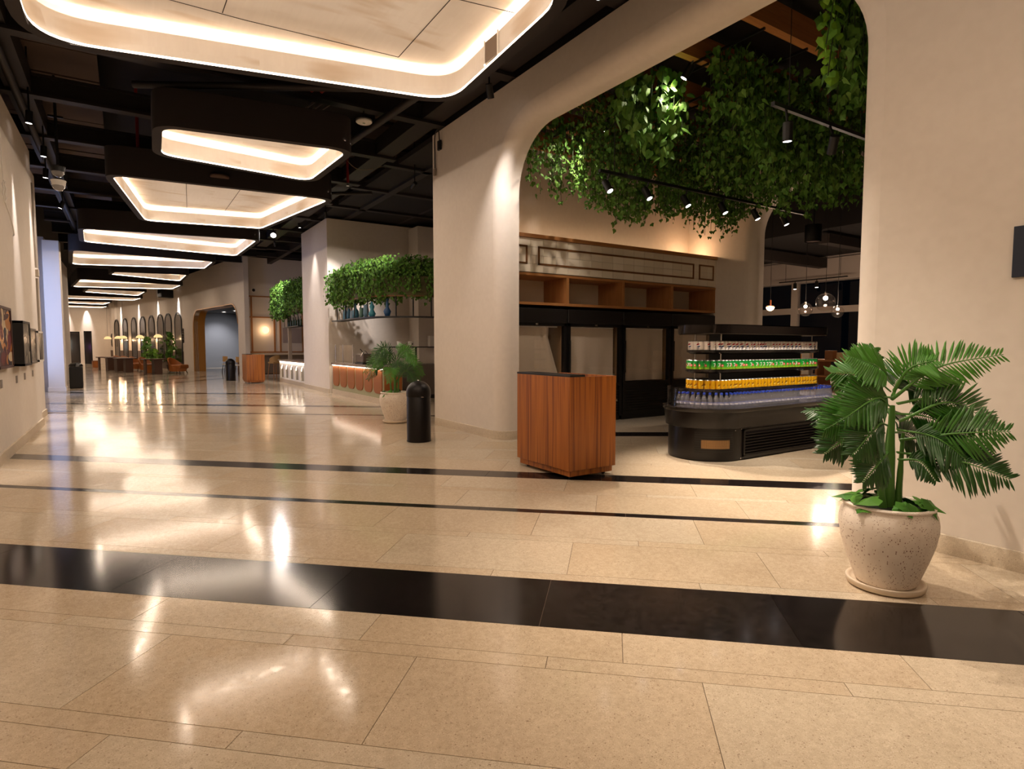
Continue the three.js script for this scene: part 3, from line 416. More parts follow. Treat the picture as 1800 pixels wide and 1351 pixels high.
  // cans: one of each drink, then copies along the front and the round end
  const can = (label) => label, drawn = {
    white: canvasTex(512, 256, (c, w, h) => { c.fillStyle = '#e9e3de'; c.fillRect(0, 0, w, h); for (let k = 0; k < 2; k++) { const X = 128 + k * 256; c.save(); c.beginPath(); c.arc(X, 120, 62, 0, 7); c.clip(); c.fillStyle = '#fff'; c.fillRect(X - 70, 50, 140, 140); c.fillStyle = '#b5142c'; c.beginPath(); c.moveTo(X - 70, 40); c.lineTo(X + 70, 40); c.lineTo(X + 70, 92); c.bezierCurveTo(X + 20, 70, X - 20, 132, X - 70, 108); c.fill(); c.fillStyle = '#14347c'; c.beginPath(); c.moveTo(X - 70, 200); c.lineTo(X + 70, 200); c.lineTo(X + 70, 128); c.bezierCurveTo(X + 20, 112, X - 20, 172, X - 70, 146); c.fill(); c.restore(); c.fillStyle = '#1c3a86'; c.font = 'bold 34px sans-serif'; c.textAlign = 'center'; c.fillText('pepsi', X, 226); } }),
    green: canvasTex(512, 256, (c, w, h) => { const g = c.createLinearGradient(0, 0, 0, h); g.addColorStop(0, '#0c8a34'); g.addColorStop(0.45, '#1b9c3a'); g.addColorStop(1, '#a6cc2c'); c.fillStyle = g; c.fillRect(0, 0, w, h); for (let k = 0; k < 2; k++) { const X = 128 + k * 256; c.fillStyle = '#f4f4ec'; c.font = 'bold 150px sans-serif'; c.textAlign = 'center'; c.fillText('7', X - 34, 178); c.fillStyle = '#d8231f'; c.beginPath(); c.arc(X + 34, 142, 42, 0, 7); c.fill(); c.fillStyle = '#fff'; c.font = 'bold 44px sans-serif'; c.fillText('UP', X + 34, 158); } }),
    yellow: canvasTex(512, 256, (c, w, h) => { c.fillStyle = '#e2a90c'; c.fillRect(0, 0, w, h); for (let k = 0; k < 2; k++) { const X = 128 + k * 256; c.save(); c.translate(X, 130); c.rotate(-0.5); c.strokeStyle = '#7d3a16'; c.lineWidth = 9; c.beginPath(); c.moveTo(-60, 8); for (let q = 0; q < 40; q++) c.lineTo(-60 + q * 3, 8 + 20 * Math.sin(q * 0.8)); c.stroke(); c.fillStyle = '#f6dd63'; c.beginPath(); c.ellipse(-20, 44, 52, 18, 0, 0, 7); c.fill(); c.restore(); } }),
  };
  const alu = M(0xc9c5c0, 0.3, 0.9), sideG = new THREE.CylinderGeometry(0.033, 0.033, 0.104, 18, 1, true).translate(0, 0.06, 0);
  const topG = lathe([[0.033, 0.112], [0.027, 0.122], [0.0255, 0.119], [0, 0.118]], 18), footG = lathe([[0, 0.002], [0.024, 0], [0.033, 0.008]], 18);
  const tiers = [['white', 1.345, 0.215, 'white cola can with red and blue emblem on the top tier of the cooler', 'white cans on the cooler'], ['green', 1.105, 0.225, 'green soda can with a red dot on the middle tier of the cooler', 'green cans on the cooler'], ['yellow', 0.86, 0.225, 'yellow soda can on the lowest tier of the drinks cooler', 'yellow cans on the cooler']];
  const along = (r, step, back) => { const pts = []; const na = Math.floor(r * Math.PI * back / step); for (let i = na; i > 0; i--) { const a = Math.PI / 2 + i * step / r; pts.push([KX0 + r * Math.cos(a), KZ + r * Math.sin(a), -a + Math.PI / 2]); } for (let x = KX0; x <= KX1 + 0.02; x += step) pts.push([x, KZ + r, 0]); for (let a = Math.PI / 2 - step / r; a > 0.25; a -= step / r) pts.push([KX1 + r * Math.cos(a), KZ + r * Math.sin(a), -a + Math.PI / 2]); return pts; };
  for (const [k, y, r, label, group] of tiers) {
    const c0 = thing('soda_can', label, 'can', [0, y, 0], 0, group); const cm = M(0xffffff, 0.32, 0.25, { map: drawn[k] });
    mesh('body', sideG, cm, c0); mesh('lid', topG, alu, c0); mesh('foot', footG, alu, c0); if (k !== 'yellow') mesh('tab', bb(-0.006, 0.006, 0.119, 0.121, -0.012, 0.012), alu, c0);
    along(r, 0.0685, 0.8).forEach(([x, z, a], i) => { const p = [x + rr(-0.002, 0.002), y, z + rr(-0.003, 0.003)], t = a + Math.PI + Math.PI / 2 + rr(-0.5, 0.5) + (rnd() < 0.3 ? 1.2 : 0); if (i) dup(c0, p, t); else { c0.position.set(...p); c0.rotation.y = t; } });
  }
  // water bottles in the well
  const bl = canvasTex(256, 64, (c, w, h) => { c.fillStyle = '#c9c6c9'; c.fillRect(0, 0, w, h); c.fillStyle = '#5c66a8'; c.fillRect(0, 0, w, 8); c.fillRect(0, 57, w, 7); c.fillStyle = '#26348c'; c.fillRect(30, 26, 70, 12); c.fillRect(160, 26, 70, 12); });
  const b0 = thing('water_bottle', 'clear water bottle with blue cap standing in the cooler well', 'bottle', [0, 0.6, 0], 0, 'water bottles in the cooler well'), pet = P(0xf6f6fa, 0.06, { transmission: 0.95, thickness: 0, ior: 1.4 });
  mesh('bottle_body', lathe([[0, 0.002], [0.026, 0], [0.0315, 0.01], [0.0315, 0.04], [0.0295, 0.048], [0.0315, 0.056], [0.0315, 0.14], [0.03, 0.155], [0.02, 0.185], [0.0125, 0.198], [0.0125, 0.212]], 16), pet, b0); mesh('label_band', new THREE.CylinderGeometry(0.032, 0.032, 0.024, 16, 1, true).translate(0, 0.1, 0), M(0xffffff, 0.5, 0, { map: bl }), b0); mesh('cap', cyl(0.0145, 0.014, 0.02, 0, 0.21, 0, 14), M(0x1c3fb0, 0.4), b0);
  let first = true; for (const [r, st] of [[0.425, 0.069], [0.352, 0.069]]) for (const [x, z] of along(r, st, 0.62)) { const p = [x + rr(-0.004, 0.004), 0.602, z + rr(-0.004, 0.004)], t = rr(0, 6); if (first) { b0.position.set(...p); first = false; } else dup(b0, p, t); }
}
// ------------------------------------------------------------------ lecterns and bins
function lectern(pos, label, turn = 0) {
  const o = thing('lectern', label, 'lectern', pos, turn), w = 0.64, d = 0.98, wu = (g) => uvm(g, 0.85, rnd(), 0.01);
  mesh('side_panel', wu(rbox(0.03, 0.98, d, -w / 2 + 0.015, 0.59, 0, 0.003)), wood, o); mesh('front_panel', wu(rbox(w - 0.03, 0.98, 0.03, 0.015, 0.59, d / 2 - 0.015, 0.003)), wood, o); mesh('side_panel', wu(rbox(0.03, 0.98, d - 0.03, w / 2 - 0.015, 0.59, -0.015, 0.003)), wood, o);
  mesh('shelf', wu(bb(-w / 2 + 0.03, w / 2 - 0.03, 0.86, 0.88, -d / 2 + 0.1, d / 2 - 0.03)), wood, o); mesh('bottom_board', wu(bb(-w / 2 + 0.03, w / 2 - 0.03, 0.1, 0.12, -d / 2, d / 2 - 0.03)), wood, o);
  mesh('plinth', wu(rbox(w - 0.05, 0.07, d - 0.05, 0, 0.07, 0, 0.004)), wood, o);
  mesh('top_ledge', merge([rbox(0.2, 0.022, d + 0.01, -w / 2 + 0.1, 1.091, 0, 0.003)]), black, o);
  for (const [x, z] of [[-1, -1], [1, -1], [-1, 1], [1, 1]]) mesh('caster', merge([cyl(0.02, 0.02, 0.015, x * (w / 2 - 0.09), 0.03, z * (d / 2 - 0.1), 10), new THREE.CylinderGeometry(0.022, 0.022, 0.02, 14).rotateZ(Math.PI / 2).translate(x * (w / 2 - 0.09), 0.022, z * (d / 2 - 0.1))]), black, o);
  return o;
}
lectern([4.12, 0, -5.25], 'wooden host stand on casters with black top ledge, before the ivy shop arch'); lectern([4.05, 0, -24.5], 'wooden host stand far down the corridor beside a dark bin');
function bin(pos, label, s = 1) {
  const o = thing('litter_bin', label, 'bin', pos), m = M(0x171312, 0.38, 0.5);
  mesh('body', lathe([[0, 0], [0.17, 0], [0.18, 0.006], [0.18, 0.02], [0.176, 0.024], [0.176, 0.66], [0, 0.66]], 36), m, o);
  const dome = []; for (let i = 0; i <= 12; i++) { const a = i / 12 * Math.PI / 2; dome.push([0.18 * Math.cos(a), 0.725 + 0.17 * Math.sin(a)]); }
  const dm = mesh('dome_lid', lathe([[0.17, 0.662], [0.18, 0.667], ...dome], 36), m, o); mesh('button', new THREE.SphereGeometry(0.014, 10, 8).translate(0, 0.895, 0), chrome, dm); mesh('clasp', rbox(0.04, 0.012, 0.01, -0.02, 0.664, 0.178, 0.003), chrome, dm);
  return o;
}
bin([3.57, 0, -8.02], 'black domed litter bin standing by the arch pier'); bin([3.5, 0, -26.4], 'dark domed litter bin beside the distant wooden host stand');
{ const o = thing('square_bin', 'tall black bin with chrome topped lid against the blue lit pillar', 'bin', [-1.45, 0, -24.4]); mesh('body', rbox(0.36, 0.72, 0.36, 0, 0.36, 0, 0.03), black, o); const l = mesh('lid', lathe([[0.2, 0.72], [0.19, 0.78], [0.14, 0.83], [0, 0.85]], 24), blackGloss, o); mesh('rim', lathe([[0.19, 0.72], [0.2, 0.725], [0.19, 0.74]], 24), chrome, l); }

// ================================================================== PLANTS
const leafMat = (c, r = 0.58) => new THREE.MeshPhysicalMaterial({ color: c, roughness: r, vertexColors: true, side: THREE.DoubleSide, transmission: 0, specularIntensity: 0.6 });
const ivyLeaf = [[0, 0.02], [0.3, 0.12], [0.52, -0.25], [0.3, -0.48], [0, -1], [-0.3, -0.48], [-0.52, -0.25], [-0.3, 0.12]];
const heartLeaf = [[0, 0], [0.26, 0.14], [0.48, -0.14], [0.36, -0.55], [0, -1], [-0.36, -0.55], [-0.48, -0.14], [-0.26, 0.14]];
function foliage(list) { // list of {p, q, s, c, shape}
  const pos = [], nor = [], col = [], v = V(), n = V();
  for (const { p, q, s, c, shape = ivyLeaf } of list) {
    const pts = shape.map(([x, y]) => V(x * s, y * s, -Math.abs(x) * 0.25 * s - (y < -0.6 ? 0.1 * s : 0)).applyQuaternion(q).add(p)), ctr = V(0, -0.38 * s, 0.06 * s).applyQuaternion(q).add(p);
    for (let i = 0; i < pts.length; i++) {
      const a = pts[i], b = pts[(i + 1) % pts.length]; n.crossVectors(v.subVectors(a, ctr), b.clone().sub(ctr)).normalize().negate();
      for (const w of [ctr, b, a]) { pos.push(w.x, w.y, w.z); nor.push(n.x, n.y, n.z); col.push(...c); }
    }
  }
  const g = new THREE.BufferGeometry(); g.setAttribute('position', new THREE.Float32BufferAttribute(pos, 3)); g.setAttribute('normal', new THREE.Float32BufferAttribute(nor, 3)); g.setAttribute('color', new THREE.Float32BufferAttribute(col, 3)); return g;
}
const leafGreen = [0.08, 0.19, 0.022]; // one leaf colour; single leaves differ a little in tone
const leafTint = () => { const k = rr(0.85, 1.18), y = rr(0.85, 1.2); return [leafGreen[0] * k * y, leafGreen[1] * k, leafGreen[2] * k]; };
const faceQ = (yaw, pitch, roll) => new THREE.Quaternion().setFromEuler(new THREE.Euler(pitch, yaw, roll, 'YXZ'));
const leafM = leafMat(0xffffff), vineM = M(0x2c3a16, 0.8);
// a hanging ivy curtain following a plan path; each strand falls to its own length
function ivyCurtain(name, label, path, o) {
  const { top, drop, thick = 0.3, strands = 60, size = 0.09, step = 0.055, tail = 0.25, shape = ivyLeaf, spread = 0.07, mound = 0 } = o;
  const t = thing(name, label, 'ivy'), curve = new THREE.CatmullRomCurve3(path.map(([x, z]) => V(x, 0, z)), false, 'centripetal'), list = [], vines = [];
  for (let i = 0; i < strands; i++) {
    const u = (i + rnd()) / strands, c = curve.getPointAt(Math.min(1, u)), tg = curve.getTangentAt(Math.min(1, u)), nx = -tg.z, nz = tg.x, off = rr(-0.5, 0.5) * thick, x = c.x + nx * off, z = c.z + nz * off;
    const y0 = top(u) + mound * (1 - Math.pow(2 * off / thick, 2)) * rr(0.4, 1), y1 = drop(u) + rr(-1, 1) * tail * rr(0.2, 1), sway = rr(-0.06, 0.06);
    vines.push(rod([x, y0, z], [x + sway, Math.min(y1 + 0.04, y0 - 0.02), z], 0.004, 4));
    for (let y = y0; y > y1; y -= step * rr(0.7, 1.4)) {
      const k = (y0 - y) / (y0 - y1 + 1e-6), out = rnd() < 0.5 ? 1 : -1, yaw = Math.atan2(nx * out, nz * out) + rr(-1.3, 1.3);
      list.push({ p: V(x + sway * k + rr(-1, 1) * spread, y + rr(-0.03, 0.03), z + rr(-1, 1) * spread), q: faceQ(yaw, rr(-0.9, 0.35), rr(-0.7, 0.7)), s: size * rr(0.65, 1.25), c: leafTint(), shape });
    }
  }
  if (o.hung) { const p = curve.points, bars = []; for (let x = p[0].x + 0.1; x < p.at(-1).x; x += 0.8) bars.push(bb(x - 0.01, x + 0.01, 4.755, 4.785, p[0].z - 0.5, p[0].z + 0.5)); for (const b of bars) mesh('support_bar', b, black, t); }
  tag(mesh('foliage', foliage(list), leafM, t), null, null, null, 'stuff'); mesh('vines', merge(vines), vineM, t).userData.kind = 'stuff';
  return t;
}
{
  const w = (a, f, p) => (u) => a + 0.16 * Math.sin(u * f + p) + 0.08 * Math.sin(u * f * 2.7 + p * 2);
  ivyCurtain('ivy_curtain', 'dense curtain of trailing ivy hanging along the shop back wall over the frieze', [[5.0, -7.35], [10.2, -7.35]], { hung: 1, top: () => 4.8, drop: w(3.78, 9, 1), thick: 0.5, strands: 150, size: 0.075 });
  ivyCurtain('ivy_curtain', 'low hanging small leaved ivy curtain just behind the long light track', [[5.15, -6.25], [9.2, -6.25]], { hung: 1, top: () => 4.78, drop: (u) => 3.34 + 0.14 * Math.sin(u * 12 + 2.2) + (u > 0.6 ? (u - 0.6) * 0.9 : 0), thick: 0.45, strands: 150, size: 0.06, step: 0.045 });
  ivyCurtain('ivy_curtain', 'dark dense ivy curtain over the middle of the shop before the long light track', [[6.55, -5.35], [9.9, -5.3]], { hung: 1, top: () => 4.76, drop: (u) => 3.6 + 0.15 * Math.sin(u * 9), thick: 0.45, strands: 120, size: 0.08 });
  ivyCurtain('ivy_curtain', 'dark ivy curtain hanging above the drinks cooler near the short light track', [[5.7, -4.5], [8.7, -4.4]], { hung: 1, top: () => 4.76, drop: (u) => 3.52 + 0.12 * Math.sin(u * 8 + 1) + Math.max(0, 0.4 - u) * 1.3, thick: 0.4, strands: 125, size: 0.085 });
  ivyCurtain('ivy_curtain', 'bright large leaved ivy clump at the corner of the arch above the host stand', [[5.05, -5.35], [6.1, -5.35]], { hung: 1, top: () => 4.76, drop: (u) => 3.95 + 0.2 * Math.sin(u * 7 + 1), thick: 0.35, strands: 40, size: 0.12, step: 0.07, shape: heartLeaf });
  ivyCurtain('ivy_curtain', 'dark ivy strands behind the bright vine under the arch crown', [[5.3, -2.9], [6.0, -3.0]], { hung: 1, top: () => 4.76, drop: () => 3.75, thick: 0.3, strands: 30, size: 0.1 });
  // the bright vine near the right jamb: every leaf its own part
  const t = thing('ivy_vine', 'bright green heart leaved vine hanging close behind the right side of the arch', 'ivy', [5.2, 0, -2.95]);
  const g0 = foliage([{ p: V(0, 0, 0), q: new THREE.Quaternion(), s: 1, c: [0.2, 0.42, 0.03], shape: heartLeaf }]), g1 = foliage([{ p: V(0, 0, 0), q: new THREE.Quaternion(), s: 1, c: [0.12, 0.3, 0.025], shape: heartLeaf }]);
  const stems = []; for (let s = 0; s < 4; s++) { const x = rr(-0.13, 0.15), z = rr(-0.1, 0.1), y1 = [3.72, 3.82, 3.95, 4.05][s]; stems.push(tube([[x, 4.78, z], [x + 0.04, 4.4, z + 0.02], [x - 0.02, y1, z]], 0.005, 12, 5)); for (let y = 4.76; y > y1 - 0.02; y -= 0.062) { const m = mesh('leaf', rnd() < 0.6 ? g0 : g1, leafM, t); m.position.set(x + rr(-0.05, 0.05), y, z + rr(-0.05, 0.05)); m.quaternion.copy(faceQ(rr(-1.6, 0.6), rr(-0.7, 0.2), rr(-0.7, 0.7))); m.scale.setScalar(rr(0.075, 0.125)); } }
  for (const b of stems) mesh('stem', b, vineM, t);
}
// potted palm. Frond points are given as (right, up, towards the viewer) from the pot's base
function leafletGeo(bend) {
  const rows = [[0, 0.1], [0.25, 0.85], [0.6, 1], [0.88, 0.55], [1, 0.04]], pos = [], idx = [];
  rows.forEach(([t, w], i) => { const z = -bend * t * t; pos.push(-w * 0.5, t, z - 0.12 * w * 0.5, 0, t, z + 0.02 * w, w * 0.5, t, z - 0.12 * w * 0.5); if (i) { const a = (i - 1) * 3, b = i * 3; idx.push(a, a + 1, b, a + 1, b + 1, b, a + 1, a + 2, b + 1, a + 2, b + 2, b + 1); } });
  const g = new THREE.BufferGeometry(); g.setAttribute('position', new THREE.Float32BufferAttribute(pos, 3)); g.setIndex(idx); g.computeVertexNormals(); return g.toNonIndexed();
}
const leaflets = [leafletGeo(0.12), leafletGeo(0.25), leafletGeo(0.4)];
const palmDark = P(0x224f12, 0.3, { side: THREE.DoubleSide, clearcoat: 0.4, clearcoatRoughness: 0.3 }), palmMid = P(0x336a16, 0.32, { side: THREE.DoubleSide, clearcoat: 0.4, clearcoatRoughness: 0.3 }), palmLight = P(0x478620, 0.34, { side: THREE.DoubleSide, clearcoat: 0.3, clearcoatRoughness: 0.3 }), stalkM = M(0x4c7d2c, 0.45);
const camF = V(-Math.sin(33 * Math.PI / 180), 0, Math.cos(33 * Math.PI / 180)), camR = V(Math.cos(33 * Math.PI / 180), 0, Math.sin(33 * Math.PI / 180)); // viewer axes used only to lay out the palm
function palm(pos, label, fronds, parts, scale = 1, seedlings = 34, ps = 1, wide = 1) {
  const o = thing('potted_palm', label, 'potted plant', pos), pl = (a) => V().addScaledVector(camR, a[0] * scale * wide).addScaledVector(V(0, 1, 0), a[1] * scale).addScaledVector(camF, a[2] * scale);
  const terra = M(0xffffff, 0.5, 0, { map: tTerra }), prof = [[0, 0.03], [0.165, 0.03], [0.18, 0.045], [0.2, 0.1], [0.235, 0.2], [0.268, 0.31], [0.284, 0.4], [0.285, 0.45], [0.276, 0.5], [0.258, 0.53], [0.262, 0.545], [0.27, 0.55], [0.268, 0.562], [0.25, 0.566], [0.236, 0.56], [0.232, 0.5], [0, 0.5]];
  const pot = lathe(prof.map(([r, y]) => [r * ps, y * ps]), 48); { const uv = pot.attributes.uv; for (let i = 0; i < uv.count; i++) uv.setXY(i, uv.getX(i) * 1.6, uv.getY(i) * 0.9); }
  mesh('pot', pot, terra, o); mesh('saucer', lathe([[0, 0], [0.19, 0], [0.225, 0.012], [0.235, 0.045], [0.225, 0.052], [0.205, 0.045], [0.195, 0.025], [0, 0.022]].map(([r, y]) => [r * ps, y * ps]), 48), M(0xd8c6ae, 0.55), o);
  mesh('soil', cyl(0.235 * ps, 0.235 * ps, 0.02, 0, 0.515 * ps, 0, 28), M(0x1c2612, 0.95), o);
  // stalks
  for (const [x, z, h, r, lean] of [[0, 0, 1.06, 0.027, 0], [-0.05, 0.03, 0.86, 0.018, -0.05], [0.05, 0.01, 0.9, 0.017, 0.02], [-0.02, -0.05, 0.95, 0.016, 0.02]]) {
    const a = pl([x, 0.45, z]), b = pl([x + lean, h, z * 0.4]), m = a.clone().lerp(b, 0.5);
    const c = new THREE.CatmullRomCurve3([a, m, b]), rows = [...Array(9)].map((_, i) => { const p = c.getPoint(i / 8), R = r * scale * (1.25 - 0.75 * i / 8) * (i % 3 === 1 ? 1.1 : 1); return [...Array(11)].map((_, j) => { const q = j / 10 * Math.PI * 2; return [p.x + R * Math.cos(q), p.y, p.z + R * Math.sin(q)]; }); });
    mesh('stalk', grid(rows), stalkM, o);
  }
  fronds.forEach((f, fi) => {
    const [a, m, b, L = 0.17, n0 = 19, tilt = 0.15, tone = 1] = f, c = new THREE.CatmullRomCurve3([pl(a), pl(m), pl(b)]), n = Math.round(n0 * 1.4), fr = new THREE.Group(); fr.name = 'frond'; o.add(fr);
    const rows = [...Array(15)].map((_, i) => { const p = c.getPoint(i / 14), R = (0.0075 - 0.006 * i / 14) * scale; return [...Array(7)].map((_, j) => { const q = j / 6 * 6.2832; return [p.x + R * Math.cos(q), p.y + R * Math.sin(q), p.z + R * Math.cos(q + 1)]; }); });
    mesh('rachis', grid(rows), stalkM, fr);
    const single = fi < parts, list = [], mat = [palmDark, palmMid, palmLight][tone];
    for (let i = 0; i < n; i++) for (const sd of [-1, 1]) {
      const t = 0.22 + 0.78 * (i + (sd > 0 ? 0.3 : 0)) / n, T = c.getTangent(t), N = camF.clone().multiplyScalar(1 - tilt).addScaledVector(V(0, 1, 0), tilt + 0.1).normalize(), S = V().crossVectors(T, N).normalize(), env = Math.sin(Math.min(1, (t - 0.1) * 1.25) * Math.PI * 0.93 + 0.12) * 0.75 + 0.3;
      const d = S.multiplyScalar(sd).addScaledVector(T, 0.75 + 0.7 * Math.max(0, t - 0.7)).addScaledVector(V(0, -1, 0), 0.12).addScaledVector(camF, rr(-0.12, 0.12)).normalize(), X = V().crossVectors(d, N).normalize(), Z = V().crossVectors(X, d), l = L * env * rr(0.92, 1.06) * scale, p = c.getPoint(t);
      const mx = new THREE.Matrix4().makeBasis(X.multiplyScalar(0.017 * scale * (0.65 + env * 0.4)), d.clone().multiplyScalar(l), Z.multiplyScalar(l * 0.8)).setPosition(p);
      const g = leaflets[Math.floor(rnd() * 3)];
      if (single) { const q = mesh('leaflet', g, mat, fr); mx.decompose(q.position, q.quaternion, q.scale); } else { const q = g.clone().applyMatrix4(mx); q.setAttribute('uv', new THREE.BufferAttribute(new Float32Array(q.attributes.position.count * 2), 2)); list.push(q); }
    }
    if (!single) { const q = mesh('leaflets', merge(list), mat, fr); q.userData.kind = 'stuff'; }
  });
  const lg = foliage([{ p: V(0, 0, 0), q: new THREE.Quaternion(), s: 1, c: [0.06, 0.2, 0.02] }]), lh = foliage([{ p: V(0, 0, 0), q: new THREE.Quaternion(), s: 1, c: [0.1, 0.28, 0.03], shape: heartLeaf }]);
  for (let i = 0; i < seedlings; i++) { const a = rr(0, 6.283), r = (0.1 + 0.13 * Math.sqrt(rnd())) * ps, q = mesh('ground_leaf', rnd() < 0.6 ? lg : lh, leafM, o); q.position.set(r * Math.cos(a), (0.54 + rr(0, 0.09)) * ps, r * Math.sin(a)); q.quaternion.copy(faceQ(Math.PI / 2 - a + rr(-0.7, 0.7), rr(-1.5, -0.6), rr(-0.9, 0.9))); q.scale.setScalar(rr(0.07, 0.12) * scale); }
  return o;
}
{
  const k = 0.001216, z = (x, y, d = 0) => [(x - 455) * k, (1240 - y) * k, d];
  palm([3.68, 0, -1.65], 'potted areca palm in a speckled cream pot with saucer, by the bare wall', [
    [z(450, 340), z(600, 190, 0.1), z(850, 125, 0.2), 0.15, 19, 0.2, 2],
    [z(485, 440, 0.02), z(680, 345, 0.1), z(915, 480, 0.12), 0.2, 19, 0.15, 1],
    [z(490, 530, 0.02), z(640, 475, 0.22), z(815, 455, 0.32), 0.17, 17, 0.15, 1],
    [z(480, 590, 0.02), z(640, 595, 0.24), z(815, 660, 0.34), 0.18, 19, 0.15, 0],
    [z(440, 250), z(300, 185, 0.16), z(105, 130, 0.25), 0.14, 18, 0.2, 2],
    [z(430, 370, 0.02), z(265, 320, 0.2), z(85, 400, 0.28), 0.18, 19, 0.15, 1],
    [z(420, 460, 0.02), z(270, 440, 0.22), z(115, 560, 0.3), 0.18, 19, 0.15, 0],
    [z(430, 590, 0.02), z(310, 590, 0.2), z(185, 690, 0.26), 0.15, 17, 0.15, 0],
    [z(440, 300), z(330, 230, 0.02), z(165, 215, -0.05), 0.17, 18, 0.2, 1], [z(430, 400), z(260, 400, 0.05), z(95, 480, 0.05), 0.18, 18, 0.15, 1], [z(425, 270, -0.02), z(370, 170, -0.1), z(420, 95, -0.12), 0.12, 14, 0.2, 1],
    [z(470, 330, -0.03), z(560, 250, -0.12), z(690, 280, -0.2), 0.19, 17, 0.2, 0], [z(460, 300), z(500, 190, 0.06), z(590, 150, 0.12), 0.15, 15, 0.3, 2], [z(490, 410, -0.03), z(620, 420, 0.0), z(800, 500, 0.02), 0.19, 18, 0.15, 0], [z(470, 620, 0.05), z(510, 610, 0.16), z(555, 690, 0.22), 0.1, 12, 0.2, 0],
    [z(430, 500, -0.02), z(280, 520, -0.04), z(150, 610, -0.06), 0.17, 17, 0.15, 0], [z(480, 500, -0.04), z(600, 520, -0.12), z(750, 590, -0.16), 0.17, 17, 0.15, 0],
    [z(430, 430, -0.04), z(330, 420, -0.22), z(200, 420, -0.4), 0.17, 16, 0.6, 0], [z(480, 430, -0.04), z(560, 400, -0.24), z(650, 430, -0.42), 0.17, 16, 0.6, 0],
    [z(470, 480, 0.03), z(570, 500, 0.18), z(680, 600, 0.26), 0.17, 17, 0.2, 0], [z(440, 330, 0.02), z(330, 320, 0.12), z(190, 330, 0.16), 0.19, 19, 0.15, 1], [z(480, 360, 0.0), z(620, 330, 0.06), z(800, 400, 0.04), 0.2, 19, 0.15, 0],
  ], 5, 1.0, 34, 0.88, 0.95);
  const fr = []; for (let i = 0; i < 15; i++) { const a = i * 2.4 + 0.3, up = 0.85 + 0.5 * ((i * 7) % 15) / 15, R = 0.42 + 0.18 * ((i * 5) % 7) / 7; fr.push([[0, up - 0.15, 0], [Math.cos(a) * R * 0.55, up + 0.1, Math.sin(a) * R * 0.55], [Math.cos(a) * R, up - 0.16, Math.sin(a) * R], 0.17, 15, 0.25, i % 3]); }
  palm([4.1, 0, -10.25], 'potted palm in a pale pot half hidden behind the domed bin', fr, 0, 1.0, 8);
}

